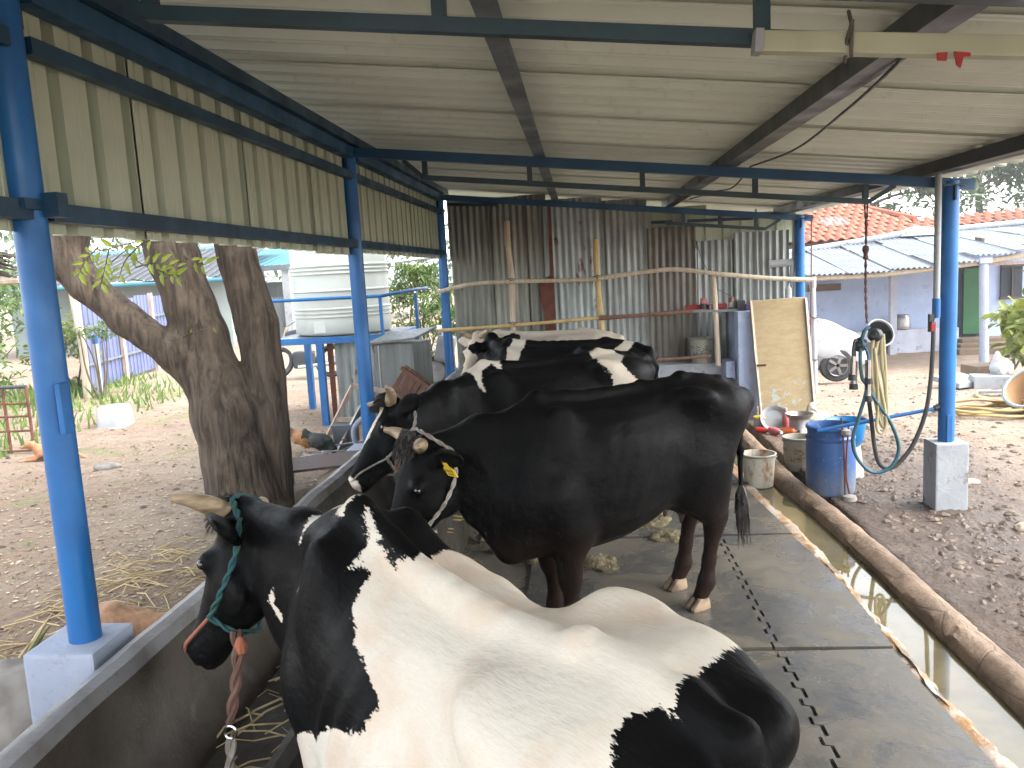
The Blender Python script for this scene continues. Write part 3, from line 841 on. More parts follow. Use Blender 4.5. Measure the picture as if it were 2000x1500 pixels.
MAT['leaf_mid'] = leaf('leaf_mid', (.075, .13, .03), (.12, .17, .04))
MAT['leaf_far'] = leaf('leaf_far', (.07, .105, .05), (.10, .135, .065), .3)
MAT['leaf_yellow'] = leaf('leaf_yellow', (.22, .24, .04), (.12, .17, .035))
MAT['grass'] = leaf('grass_blades', (.12, .19, .04), (.17, .24, .06))
MAT['straw'] = simple('straw', (.42, .33, .17), (.3, .22, .11), 12, .8, 0)
MAT['litter'] = simple('leaf_litter', (.33, .26, .16), (.15, .09, .055), 3, .85, 0)
MAT['pebble'] = simple('pebble', (.10, .076, .058), (.05, .038, .03), 3, .85, .2, 40)
MAT['rock'] = simple('rock', (.22, .20, .175), (.11, .10, .09), 5, .9, .5, 20)
MAT['rock_tan'] = simple('rock_tan', (.33, .26, .20), (.22, .17, .13), 5, .9, .5, 20)
MAT['dung'] = simple('dung', (.125, .10, .05), (.06, .045, .02), 30, .85, 1.0, 70, bdist=.02)

# ------------------------------------------------------------------ ground
def ground_z(x, y):
    x = np.asarray(x, float); y = np.asarray(y, float)
    z = .12 * sst(-1.50, -1.75, x)
    z = z - .54 * sst(9.5, 16.5, y) * sst(1.5, 3.5, x)
    z = z + .018 * fbm(np.stack([x * .9, y * .9], -1), 3, 5) + .014 * fbm(np.stack([x * 6, y * 6], -1), 3, 9)
    z = z + (.012 * np.abs(vnoise(np.stack([x * 13, y * 13], -1), 4))) * sst(16, 8, y)
    inside = sst(-1.58, -1.50, x) * sst(1.78, 1.72, x) * sst(9.9, 9.8, y)
    z = z * (1 - inside) - .16 * inside
    return z
fine_x = np.concatenate([np.linspace(-300, -40, 12)[:-1], np.linspace(-40, -14, 20)[:-1], np.linspace(-14, -6, 70)[:-1], np.arange(-6, 6, .045), np.linspace(6, 14, 60), np.linspace(14, 40, 20)[1:], np.linspace(40, 300, 12)[1:]])
fine_y = np.concatenate([np.linspace(-200, -6, 12)[:-1], np.linspace(-6, 1.5, 40)[:-1], np.arange(1.5, 13, .05), np.linspace(13, 30, 110), np.linspace(30, 80, 20)[1:], np.linspace(80, 400, 10)[1:]])
GX, GY = np.meshgrid(fine_x, fine_y, indexing='ij')
mb = MB(); gv = np.stack([GX, GY, ground_z(GX, GY)], -1)
nx_, ny_ = GX.shape
ii = (np.arange(nx_ - 1)[:, None] * ny_ + np.arange(ny_ - 1)[None, :]).ravel()
gf = np.stack([ii, ii + ny_, ii + ny_ + 1, ii + 1], 1)
g = link('ground', np_mesh('ground', gv.reshape(-1, 3), gf, 'dirt')); tag(g, kind='structure')

# concrete floor of the shed, drain bed, water, kerb
def strip(y0, y1, ny, prof, noise=.004, sc_=5, seed=1):
    """profile [(x,z)...] drawn along y"""
    ys = np.linspace(y0, y1, ny); P = np.zeros((len(prof), ny, 3))
    for i, (x, z) in enumerate(prof):
        P[i, :, 0] = x; P[i, :, 1] = ys; P[i, :, 2] = z
    n = fbm(P.reshape(-1, 3) * sc_, 3, seed).reshape(len(prof), ny)
    n2 = fbm(P.reshape(-1, 3) * sc_ + 31, 3, seed + 3).reshape(len(prof), ny)
    P[..., 2] += noise * n; P[..., 0] += noise * n2
    return P
edge_in = lambda y: .12 * sst(4.4, 6.3, y)          # the drain widens towards the back
P = strip(-2.5, 9.8, 160, [(x, 0) for x in np.linspace(-1.5, 1.31, 40)] + [(1.36, -.002), (1.40, -.012), (1.425, -.05), (1.43, -.13)], .004, 4)
P[..., 0] -= edge_in(P[..., 1]) * sst(.9, 1.3, P[..., 0])
mb = MB().grid(P)
o = link('shed_floor', mb.mesh('shed_floor', 'floor')); tag(o, kind='structure')
# crumbled edge between mats and drain
def crust_mat():
    t = NT('crusted_edge'); v = t.coord(1, rnd=False); n = t.noise(v, 9, 9, .75); m = t.noise(v, 4, 5)
    c = t.mix(t.ramp(n, .42, .58), (.23, .125, .05), (.30, .26, .22)); c = t.mix(t.ramp(m, .55, .65), c, (.12, .09, .06))
    return t.done(c, .8, t.bump(n, .8, .02), 0, .3)
MAT['crust'] = crust_mat()
ys = np.linspace(-1, 7.2, 330); P = np.zeros((7, len(ys), 3))
for i, (x, z) in enumerate([(1.345, .004), (1.365, .010), (1.385, .012), (1.405, .006), (1.42, -.008), (1.435, -.022), (1.45, -.05)]):
    off = .035 * fbm(np.stack([ys * 2.1, ys * 0 + 3], -1), 3, 2) + .018 * (ys > 0) * np.sin(ys * 1.3)
    P[i, :, 0] = x - edge_in(ys) + off * (i > 1) + .012 * vnoise(np.stack([ys * 14, ys * 0 + i], -1), 6); P[i, :, 1] = ys; P[i, :, 2] = z + .007 * vnoise(np.stack([ys * 22, ys * 0 + i * 3], -1), 8)
o = link('floor_edge', MB().grid(P).mesh('floor_edge', 'crust')); tag(o, kind='structure')
bed = [(1.15, -.055), (1.30, -.075), (1.40, -.08), (1.46, -.085), (1.54, -.09), (1.62, -.07), (1.66, -.03)]
o = link('drain_bed', MB().grid(strip(-2.5, 9.5, 140, bed, .012, 3, 4)).mesh('drain_bed', 'kerb')); tag(o, kind='structure')
mb = MB().grid(strip(-2.5, 8.7, 4, [(1.10, -.022), (1.68, -.022)], 0))
o = link('drain_water', mb.mesh('drain_water', 'water')); tag(o, kind='structure')
ys = np.linspace(-2.5, 9.3, 420); nk = 15; P = np.zeros((nk, len(ys), 3))
wob = .025 * fbm(np.stack([ys * .6, ys * 0], -1), 2, 3); seam = np.zeros(len(ys))
for s0 in (3.72, 5.02, 5.95, 6.75): seam = np.maximum(seam, np.exp(-((ys - s0 - .03 * 0) / .014) ** 2))
cx_ = np.interp(ys, [2, 3, 4.5, 5.5, 6.5, 8.4], [1.725, 1.715, 1.69, 1.645, 1.59, 1.58])
for i in range(nk):
    a = math.pi * (1.15 - 1.3 * i / (nk - 1))
    rad = .084 + .010 * fbm(np.stack([ys * 1.1, ys * 0 + i * .6], -1), 3, 11) + .007 * fbm(np.stack([ys * 9, ys * 0 + i * 1.3], -1), 3, 15) - .012 * seam * (i % 3 > 0)
    P[i, :, 0] = cx_ + wob + math.cos(a) * rad * 1.08; P[i, :, 1] = ys + .02 * math.sin(a * 2) * 0; P[i, :, 2] = -.012 + math.sin(a) * rad * .86
o = link('kerb', MB().grid(P).mesh('kerb', 'kerb')); tag(o, kind='structure')

# rubber mats with interlocking teeth
def mat_poly(x0, x1, y0, y1, left=False, right_=False, g=.014, tp=.066):
    pts = []
    def edge(xa, ya, yb, sgn):
        n = int(abs(yb - ya) / tp); ys_ = np.linspace(ya, yb, n + 1); out = []
        for i in range(n):
            a, b = ys_[i], ys_[i + 1]; m = b - a
            if i % 2 == 0: out += [(xa - .013, a + m * .12), (xa - .013, b - m * .12)]
            else: out += [(xa + .016, a - m * .04), (xa + .016, b + m * .04)]
        return [(xx + sgn * g / 2 + random.uniform(-.0015, .0015), yy) for xx, yy in out]
    if right_: R_ = edge(x1, y0 + g, y1 - g, -1)
    else: R_ = [(x1 - g / 2 + .012 * math.sin(q * 5) - float(edge_in(y0 + (y1 - y0) * q)), y0 + g + (y1 - y0 - 2 * g) * q) for q in np.linspace(0, 1, 13)]
    if left: L_ = edge(x0, y1 - g, y0 + g, 1)[:]
    else: L_ = [(x0 + g / 2, y1 - g), (x0 + g / 2, y0 + g)]
    return R_ + L_
MATS = [(.83, 1.352, y, y + 1.6, True, False) for y in (.40, 2.0, 3.6, 5.2)] + [(-.37, .83, y, y + 1.6, False, True) for y in (.40, 2.0, 3.6, 5.2)] + [(-.37, .83, 6.8, 8.4, False, True), (.83, 1.34, 6.8, 8.4, True, False)]
mlab = ['worn rubber mat strip by the drain, at the bottom of the picture', 'worn rubber mat strip by the drain, beside the white cow\'s rump', 'rubber mat strip by the drain, beside the black cow\'s hind hooves', 'rubber mat strip by the drain, behind the black cow near the rusty bucket',
        'wide rubber mat under the nearest black and white cow\'s rear', 'wide rubber mat in front of the black cow\'s hind hooves', 'wide rubber mat that the all black cow stands on', 'wide rubber mat under the dung piles behind the black cow', 'wide rubber mat under the two farthest cows', 'rubber mat strip at the far end of the drain']
for (x0, x1, y0, y1, l, r_), lb in zip(MATS, mlab):
    bm = bmesh.new(); dz = random.uniform(.0, .003)
    vs = [bm.verts.new((x, y, 0.003)) for x, y in mat_poly(x0, x1, y0, y1, l, r_)]
    fc = bm.faces.new(vs); ex = bmesh.ops.extrude_face_region(bm, geom=[fc])
    for v_ in ex['geom']:
        if isinstance(v_, bmesh.types.BMVert): v_.co.z = .018 + dz
    bmesh.ops.recalc_face_normals(bm, faces=bm.faces[:])
    me = bpy.data.meshes.new('rubber_mat'); bm.to_mesh(me); bm.free(); me.materials.append(MAT['mat'])
    tag(link('rubber_mat', me), lb, 'rubber mat', 'rubber mats on the shed floor')

# feed trough along the left
prof = [(-1.47, -.1), (-1.475, .3), (-1.475, .60), (-1.47, .68), (-1.45, .712), (-1.42, .72), (-1.39, .708), (-1.372, .67), (-1.35, .55), (-1.31, .38), (-1.25, .285), (-1.15, .26), (-1.05, .27), (-.99, .33), (-.955, .42), (-.93, .47), (-.895, .485), (-.86, .47), (-.845, .42), (-.84, .2), (-.83, -.02)]
P = strip(-.8, 9.25, 200, prof, .010, 3.2, 7)
tr = Thing('feed_trough', 'long dark cement feed trough along the left edge of the shed', 'trough', (-1.15, 4.2, 0))
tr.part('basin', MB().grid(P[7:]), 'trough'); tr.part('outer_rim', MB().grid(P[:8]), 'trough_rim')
# ------------------------------------------------------------------ the cattle shed
ST = [2.28, 5.75, 9.5]; XL, XR = -1.58, 2.48
zr = lambda x: 2.72 - .116 * (x + 1.58)          # underside line of the roof
shed = Thing('cattle_shed', 'open cattle shed with blue pipe columns, blue beams and cream profiled sheets', 'shed', (.4, 5, 0))
def sheet(org, u, v, nrm, W, L, pitch, amp, kind='trap', nu=None, nv=2, seed=0, wav=0.0):
    """profiled sheet: corrugated across u, straight along v"""
    org, u, v, nrm = [np.array(q, float) for q in (org, u, v, nrm)]
    if kind == 'trap':
        prof = []; n = int(round(W / pitch)); p = W / n
        for i in range(n):
            for a, hgt in (((0, 0), (.28, 0), (.30, .10), (.33, .10), (.35, 0), (.62, 0), (.65, 1), (.90, 1), (.93, 0)) if wav == 0 else ((0, 0), (.10, 0), (.14, .18), (.18, .18), (.22, 0), (.32, 0), (.47, 1), (.60, 1), (.63, .85), (.67, .85), (.70, 1), (.85, 1))): prof.append(((i + a) * p, hgt * amp))
        prof.append((W, 0))
    else:
        n = int(W / pitch * 8); prof = [(W * i / n, amp * math.sin(2 * math.pi * W * i / n / pitch)) for i in range(n + 1)]
    P = np.zeros((len(prof), nv, 3))
    for i, (a, hgt) in enumerate(prof):
        for j in range(nv):
            b = L * j / (nv - 1)
            P[i, j] = org + u * a + v * b + nrm * hgt
    if wav:
        n_ = fbm(P.reshape(-1, 3) * 2.3, 3, seed).reshape(P.shape[:2]); P += nrm * (n_ * wav)[..., None]
    return P
for i, (y, xs, ph) in enumerate([(2.28, XL, .74), (5.75, XL, .40), (9.5, XL, .4), (2.28, XR, .46), (5.75, XR, .47), (9.5, XR, .46)]):
    c = shed.part('column', MB().tube([(xs, y, ph - .05), (xs, y, ph + .6), (xs, y, zr(xs) - .02)], .047 if i == 0 else .053, 20), 'blue')
    b = .14; z0 = ph
    w = .112 if xs < 0 else .108
    mbp = MB().box((xs + (0 if xs > 0 else -.02), y, ph / 2 - .06), (2 * w, 2 * w, ph + .12), None, .012)
    shed.part('plinth', mbp, 'conc_blue' if xs < 0 else 'conc_white', c)
    mbp = MB().box((xs, y, zr(xs) - .05), (.15, .13, .012)); mbp.box((xs, y, zr(xs) - .1), (.012, .16, .10))
    shed.part('bracket', mbp, 'navy', c)
    if i == 0:
        shed.part('welded_plate', MB().box((xs + .05, y - .03, 1.47), (.016, .045, .15), None, .004), 'blue', c)
        shed.part('clamp', MB().box((xs - .03, y - .02, 2.06), (.17, .14, .03)).box((xs + .07, y + .02, 2.06), (.05, .05, .07)), 'navy', c)
    if i == 4:
        shed.part('welded_plate', MB().box((xs - .004, y - .057, .56), (.035, .012, .20), None, .003), 'blue', c)
# rails on the left wall and the wall sheets outside them
for zc, w in ((2.668, .075), (2.515, .05), (2.045, .055)):
    for a, b in ((0.0, 2.24), (2.33, 5.70), (5.80, 9.46)):
        if zc > 2.6: shed.part('wall_plate', MB().beam((-1.555, a, zc), (-1.555, b, zc), .07, w), 'beam_blue')
        else: shed.part('rail', MB().beam((-1.56, a, zc), (-1.56, b, zc), .045, w), 'navy' if zc > 2.2 else 'navy')
y = -.05
while y < 9.6:
    P = sheet((-1.605, y, 1.985 + random.uniform(-.012, .012)), (0, 1, 0), (0, 0, 1), (-1, 0, 0), 1.02, .80, .204, .05, seed=int(y * 7))
    shed.part('wall_sheet', MB().grid(P, False), 'sheet_cream'); y += 1.0
# roof sheets (ribs run down the slope), purlins
sl = unit((1, 0, -.116)); nr = unit((.116, 0, 1))
y = -.35
while y < 9.9:
    P = sheet((-1.80, y, zr(-1.80) + .082 + (0.003 if int(round(y * 10)) % 2 else 0)), (0, 1, 0), sl, nr, 1.03, 4.62, .206, .040, nv=9, seed=int(y * 5) + 50, wav=.004)
    shed.part('roof_sheet', MB().grid(P, False), 'sheet_roof'); y += 1.0
for xp, m, w in ((-1.54, 'navy', .05), (-.25, 'steel_grey', .055), (1.03, 'steel_dark', .075), (2.30, 'steel_dark', .06)):
    shed.part('purlin', MB().beam((xp, -.3, zr(xp) + .034), (xp, 9.85, zr(xp) + .034), w, .075).beam((xp + w * .5, -.3, zr(xp) + .002), (xp + w * .5, 9.85, zr(xp) + .002), w * .8, .006), m)
shed.part('eave_strip', MB().beam((2.44, -.3, zr(2.44) + .045), (2.44, 9.85, zr(2.44) + .045), .05, .04), 'steel_dark')
# trusses
for k, y in enumerate([2.07, 5.75, 9.5]):
    tm = 'beam_teal'
    tt = shed.part('truss', MB().beam((-1.66, y, zr(-1.66) - .038), (2.62, y, zr(2.62) - .038), .055, .066), 'beam_blue' if k else 'beam_teal')
    zb = lambda x, k=k: zr(x) - (.185 if k else .172)
    x0, x1 = (-1.05, 1.95)
    if k == 2: x0, x1 = 1.0, 2.1
    shed.part('bottom_chord', MB().beam((x0, y, zb(x0)), (x1, y, zb(x1)), .035, .036), tm, tt)
    for xs in ((-1.04, -.313, .455, 1.208, 1.93) if k < 2 else (1.2, 1.6, 2.0)):
        shed.part('strut', MB().beam((xs, y, zb(xs) + .018), (xs, y, zr(xs) - .071), .034, .034, (1, 0, 0)), tm, tt)
    if k < 2: shed.part('brace', MB().beam((-1.19, y, zr(-1.19) - .075), (-1.05, y, zb(-1.05)), .03, .03), tm, tt)
    shed.part('brace', MB().beam((x1, y, zb(x1)), (x1 + .17, y, zr(x1 + .17) - .07), .028, .028), tm, tt)
# end wall: cream sheet band under the roof, blue rails
for i in range(4):
    P = sheet((-1.55 + i * 1.02, 9.86, 1.95), (1, 0, 0), (0, 0, 1), (0, 1, 0), 1.02, zr(-1.0 + i * 1.02) - 1.93, .204, .026, seed=i)
    shed.part('end_sheet', MB().grid(P, False), 'sheet_cream')
shed.part('end_rail', MB().beam((.85, 9.66, 2.26), (2.0, 9.66, 2.24), .03, .035), 'navy')
shed.part('end_rail', MB().beam((-1.5, 9.55, 2.60), (-.9, 9.55, 2.56), .03, .035), 'navy')

# back wall of old corrugated sheets
bw = Thing('sheet_wall', 'patchwork back wall of old grey corrugated iron sheets', 'wall', (.4, 9.75, 0))
for (x0, x1, zt, m, tilt, am, yo) in ((-1.52, -.98, 2.60, 'galv_dark', .0, .0095, .0), (-1.02, -.62, 2.66, 'galv_dark', .004, .0095, -.02), (-.68, -.36, 2.67, 'galv_dark', .0, .0095, 0), (-.40, .30, 2.60, 'galv_rust', -.003, .0095, -.025), (.24, .805, 2.55, 'galv', .002, .010, -.012), (1.36, 1.86, 2.02, 'galv', .004, .011, -.02), (1.80, 2.42, 2.09, 'galv', -.002, .012, -.045)):
    P = sheet((x0, 9.78 + yo, .05), (1, 0, 0), (tilt, 0, 1), (0, -1, 0), x1 - x0, zt - .05, .076, am, 'sine', nv=14, seed=int(x0 * 31), wav=.012)
    bw.part('corrugated_sheet', MB().grid(P), m)
bw.part('rust_strip', MB().prism([(-.43, 9.70, .95), (-.30, 9.70, .95), (-.30, 9.70, 2.50), (-.335, 9.70, 2.55), (-.345, 9.70, 1.72), (-.475, 9.70, 1.66), (-.47, 9.70, 1.42), (-.44, 9.70, 1.25)], (0, .006, 0)), 'rust')
dr = Thing('tin_door', 'brown stained corrugated tin door in the back wall', 'door', (1.08, 9.72, .6))
P = sheet((.80, 9.735, .60), (1, 0, 0), (0, 0, 1), (0, -1, 0), .56, 1.60, .076, .009, 'sine', nv=14, seed=77, wav=.008)
dr.part('sheet', MB().grid(P), 'galv_brown')
dr.part('hinge_wire', MB().tube([(1.36, 9.70, 2.03), (1.42, 9.69, 1.8), (1.60, 9.69, 1.45), (1.9, 9.69, 1.28)], .004, 5), 'steel_dark')

# bamboo rail fence in front of the back wall
bf = Thing('bamboo_fence', 'rough bamboo rail fence tied in front of the back wall', 'fence', (.3, 9.4, 0))
def bamboo(pts, r, nodes=.28):
    P_ = curve(pts, 14); L = 0; rr = []
    for i, q in enumerate(P_):
        if i: L += (q - P_[i - 1]).length
        t_ = (L / nodes) % 1.0
        rr.append(r * (1 + .13 * math.exp(-((t_ - .5) / .04) ** 2) + .05 * math.sin(L * 9)))
    return MB().tube(P_, rr, 10)
bf.part('post', bamboo([(-.797, 9.4, 2.36), (-.80, 9.4, 2.1), (-.775, 9.4, 1.70), (-.79, 9.4, 1.1), (-.77, 9.4, .0)], .034, .5), 'pole', label='pale crooked pole with a square sawn top')
bf.part('post', bamboo([(.198, 9.4, 2.10), (.20, 9.4, 1.65), (.238, 9.4, .975), (.26, 9.4, 0)], .033, .33), 'bamboo', label='yellow bamboo post')
bf.part('post', bamboo([(1.49, 9.36, 1.67), (1.51, 9.36, 1.26), (1.53, 9.36, .6)], .030, .6), 'pole', label='short thick grey post')
bf.part('rail', bamboo([(-1.64, 9.36, 1.60), (-1.25, 9.36, 1.67), (-.78, 9.36, 1.675), (-.19, 9.36, 1.655), (.19, 9.35, 1.65)], .024), 'pole')
bf.part('rail', bamboo([(.21, 9.35, 1.655), (.685, 9.36, 1.70), (1.09, 9.36, 1.71), (1.54, 9.32, 1.637), (2.10, 9.36, 1.56), (2.58, 9.36, 1.512)], .026, .4), 'pole')
bf.part('rail', bamboo([(-1.66, 9.36, 1.155), (-.80, 9.36, 1.174), (.23, 9.36, 1.211)], .02, .5), 'bamboo')
bf.part('rail', bamboo([(.2, 9.35, 1.205), (.9, 9.36, 1.222), (1.42, 9.36, 1.235)], .022, .5), 'wood_red')
bf.part('rail', bamboo([(.55, 9.36, .70), (1.0, 9.36, .70), (1.45, 9.36, .715)], .018, .5), 'wood_red')
for x_, z_ in ((-.78, 1.68), (.2, 1.66), (-.79, 1.18), (.24, 1.21), (1.5, 1.64)):
    bf.part('lashing', MB().tube([(x_ + .045 * math.cos(a), 9.385 + .05 * math.sin(a), z_ + .004 * a - .02 + .01 * math.sin(3 * a)) for a in np.linspace(0, 12.5, 40)], .005, 5), 'rope_dark')

# ledge and stub wall at the right of the back wall
lw = Thing('stub_wall', 'lilac washed masonry stub wall with a low white ledge', 'wall', (1.5, 9.5, 0))
lw.part('pier', MB().box((1.825, 9.47, .585), (.20, .56, 1.25), None, .012), 'plaster')
lw.part('ledge', MB().box((1.13, 9.60, .28), (1.18, .26, .68), None, .015), 'ledge')
lw.part('toe_block', MB().box((1.66, 9.45, .30), (.10, .30, .70), None, .01), 'plaster')
# ------------------------------------------------------------------ vegetation helpers
def leaf_card(L, W, bend=.15):
    """one leaf, folded along its midrib, 8 triangles"""
    v = [(0, 0, 0), (.35 * L, W / 2, .06 * L), (.75 * L, W * .36, .02 * L), (L, 0, -bend * L), (.75 * L, -W * .36, .02 * L), (.35 * L, -W / 2, .06 * L), (.38 * L, 0, 0), (.75 * L, 0, -bend * .4 * L)]
    f = [(0, 6, 1), (1, 6, 7, 2), (2, 7, 3), (0, 5, 6), (5, 4, 7, 6), (4, 3, 7)]
    return np.array(v, float), f
def scatter_leaves(mb, P, L, W, rnd=rng, droop=.3, jit=.35):
    base, f = leaf_card(1, W / L)
    n = len(P)
    for i in range(n):
        az = rnd.uniform(0, 2 * math.pi); el = rnd.normal(-droop, .5); ro = rnd.uniform(-.7, .7); s_ = L * rnd.uniform(1 - jit, 1 + jit)
        d = np.array([math.cos(az) * math.cos(el), math.sin(az) * math.cos(el), math.sin(el)])
        w = np.array([-math.sin(az), math.cos(az), 0]); u = np.cross(d, w)
        w2 = w * math.cos(ro) + u * math.sin(ro); u2 = np.cross(d, w2)
        mb.add((base @ np.stack([d, w2, u2])) * s_ + P[i], f, False)
    return mb
def crown_points(n, blobs, shell=.55):
    """points in clumps: blobs = [(centre, radii)]"""
    vol = np.array([b[1][0] * b[1][1] * b[1][2] for b in blobs]) ** .7; k = rng.choice(len(blobs), n, p=vol / vol.sum())
    d = rng.normal(size=(n, 3)); d /= np.linalg.norm(d, axis=1)[:, None]
    r = rng.uniform(shell, 1.0, n) ** .7
    C = np.array([b[0] for b in blobs])[k]; Rr = np.array([b[1] for b in blobs])[k]
    return C + d * r[:, None] * Rr
def clumps(c, R_, n, r):
    out = []
    for _ in range(n):
        d = rng.normal(size=3); d /= np.linalg.norm(d); q = rng.uniform(.35, 1) ** .5
        s_ = r * rng.uniform(.6, 1.3)
        out.append((np.array(c) + d * np.array(R_) * q, (s_ * 1.2, s_ * 1.2, s_ * .8)))
    return out
def shrub(name, label, cat, base, c, R_, nl, L, W, mat, ncl=14, rcl=.25, stems=4, group=None, part='foliage', droop=.3):
    T = Thing(name, label, cat, base, group)
    bl = clumps(c, R_, ncl, rcl)
    T.part(part, scatter_leaves(MB(), crown_points(nl, bl), L, W, droop=droop), mat)
    mb = MB()
    for b, r in bl[:stems]:
        m_ = (np.array(base) * .5 + b * .5) + rng.normal(0, .06, 3)
        mb.tube(curve([base, m_, b], 5), list(np.linspace(.022, .006, 11)), 6)
    T.part('stem', mb, 'bark_far'); return T

# ------------------------------------------------------------------ big tree behind the trough
tree = Thing('forked_tree', 'big rough-barked tree forking into three limbs behind the trough', 'tree', (-2.55, 5.75, .1))
S = SDF()
S.limb([(-2.50, 5.75, -.15), (-2.56, 5.75, .15), (-2.60, 5.75, .5), (-2.66, 5.75, .85), (-2.70, 5.75, 1.08)], [.36, .275, .24, .225, .20], .12)
S.limb([(-2.74, 5.72, 1.06), (-2.95, 5.65, 1.34), (-3.25, 5.6, 1.60), (-3.52, 5.6, 1.86), (-3.66, 5.6, 2.06), (-3.60, 5.6, 2.28), (-3.45, 5.6, 2.7)], [.145, .12, .112, .118, .14, .135, .115], .06)
S.limb([(-2.72, 5.78, 1.10), (-2.80, 5.8, 1.45), (-2.86, 5.8, 1.66), (-2.955, 5.8, 2.03), (-3.05, 5.8, 2.45), (-3.1, 5.8, 2.9)], [.20, .18, .172, .18, .17, .15], .06)
S.limb([(-2.44, 5.86, .15), (-2.40, 5.9, .7), (-2.395, 5.92, 1.1), (-2.42, 5.92, 1.5), (-2.52, 5.92, 2.0), (-2.58, 5.92, 2.4), (-2.62, 5.92, 2.9)], [.20, .16, .145, .155, .145, .14, .13], .02)
V, F = S.mesh(.022)
n1 = fbm(V * [7, 7, 1.6], 4, 3); n2 = fbm(V * [22, 22, 4.5], 3, 6); rad = V - np.stack([np.interp(V[:, 2], [0, .9, 3], [-2.55, -2.6, -2.7]), np.full(len(V), 5.78), V[:, 2]], 1)
rad /= np.linalg.norm(rad, axis=1)[:, None] + 1e-6
V = V + rad * (.016 * n1 - .016 * np.abs(n2))[:, None]
o = link('trunk', np_mesh('trunk', V - np.array(tree.loc), F, 'bark'), tree.o)
# leafy crown above the shed roof (throws its shade, seen only from outside)
bl = clumps((-3.1, 5.9, 4.6), (1.5, 1.5, .9), 16, .5)
tree.part('crown', scatter_leaves(MB(), crown_points(2600, bl), .14, .06), 'leaf_mid')
# hanging sprigs of young leaves
lbase, lf = leaf_card(1, .36, .2)
def leaf_mesh(mat):
    return MB().add(lbase, lf).mesh('leaf', mat)
young = leaf_mesh('leaf_young'); yellow = leaf_mesh('leaf_yellow')
def place_leaf(parent, org, p, d, n, s_, me):
    d = Vector(d).normalized(); n = Vector(n); w = n.cross(d)
    if w.length < 1e-4: w = Vector((0, 1, 0)).cross(d)
    w.normalize(); u = d.cross(w)
    o_ = link('leaf', me, parent)
    m = Matrix((d, w, u)).transposed().to_4x4()
    o_.matrix_local = Matrix.Translation(Vector(p) - Vector(org)) @ m @ Matrix.Scale(s_, 4)
    return o_
def sprig(pts, n, me, s0=.088, tip=.06):
    P_ = curve(pts, 6)
    tw = tree.part('twig', MB().tube(P_, list(np.linspace(.006, .002, len(P_))), 5), 'bark')
    for i in range(n):
        t_ = .25 + .75 * i / max(n - 1, 1); k = min(int(t_ * (len(P_) - 1)), len(P_) - 2); p_ = P_[k]; ax = (P_[k + 1] - P_[k]).normalized()
        side = ax.cross(Vector((0, -1, .25))).normalized() * (1 if i % 2 else -1)
        place_leaf(tw, tree.loc, p_, ax * .55 + side * .85 + Vector((0, random.uniform(-.5, .2), random.uniform(-.5, -.05))), (random.uniform(-.4, .4), -1, random.uniform(.1, .7)), s0 * random.uniform(.7, 1.2), me)
# (twig paths in front of the limbs)
sprig([(-2.80, 5.15, 2.13), (-3.02, 5.15, 2.09), (-3.2, 5.15, 2.06)], 4, young)
sprig([(-3.12, 5.15, 2.10), (-3.20, 5.12, 2.02), (-3.25, 5.1, 1.93)], 7, young)
sprig([(-3.02, 5.1, 2.08), (-3.06, 5.1, 1.97), (-3.10, 5.08, 1.84)], 9, young)
sprig([(-2.80, 5.1, 2.10), (-2.92, 5.1, 2.0), (-2.97, 5.08, 1.88)], 6, yellow)
sprig([(-2.66, 5.1, 2.14), (-2.80, 5.1, 2.10), (-2.86, 5.1, 2.05)], 5, young)
sprig([(-2.80, 5.0, 1.95), (-2.66, 5.0, 1.97), (-2.50, 5.0, 1.93)], 9, young)
sprig([(-2.70, 5.0, 1.95), (-2.60, 5.0, 1.90), (-2.52, 5.0, 1.88)], 6, young)
sprig([(-2.5, 5.05, 2.0), (-2.42, 5.05, 1.96), (-2.36, 5.05, 1.94)], 5, young)
sprig([(-3.66, 5.3, 1.83), (-3.60, 5.25, 1.74), (-3.50, 5.2, 1.68)], 8, yellow, .09)
sprig([(-2.80, 5.5, 1.46), (-2.62, 5.4, 1.51), (-2.50, 5.4, 1.53)], 2, yellow, .04)
for a, b, c in (((-3.0, 5.15, 2.16), (-2.9, 5.15, 2.02), (-2.75, 5.15, 1.92)), ((-3.1, 5.2, 1.98), (-2.9, 5.15, 2.08), (-2.6, 5.15, 2.12)), ((-2.95, 5.2, 1.88), (-2.75, 5.15, 1.86), (-2.5, 5.2, 1.95)), ((-2.72, 5.2, 2.15), (-2.74, 5.15, 2.03), (-2.76, 5.1, 1.90))):
    tree.part('twig', MB().tube(curve([a, b, c], 6), .0035, 5), 'bark')

# ------------------------------------------------------------------ things on the left yard
zl = lambda x, y: float(ground_z(np.array([x]), np.array([y]))[0])
MAT['plastic_white'] = simple('white_plastic', (.33, .34, .35), (.28, .29, .29), 4, .4, .05, 40, dirt=(.17, .15, .12), dthr=(.6, .85))
MAT['tank'] = simple('tank_plastic', (0.45, 0.48, 0.45), (0.405, 0.435, 0.405), 2, .38, .03, 30, dirt=(0.3, 0.315, 0.27), dthr=(.55, .9))
MAT['fence_blue'] = simple('pale_blue_sheet', (.095, .11, .20), (.08, .092, .17), 2, .5, .1, 20, dirt=(.07, .065, .075), dthr=(.6, .85))
MAT['teal'] = simple('teal_sheet', (.03, .13, .17), (.035, .14, .175), 2, .6, .05)
MAT['green_pale'] = simple('pale_green_wall', (.24, .28, .27), (.21, .25, .24), 2, .7, .1)
MAT['thatch'] = simple('thatch', (.10, .085, .065), (.05, .04, .03), 18, .95, .8, 60, stretch=(1, 1, 8))
MAT['rubber'] = simple('black_rubber', (.018, .018, .018), (.03, .03, .03), 9, .7, .2, 50)
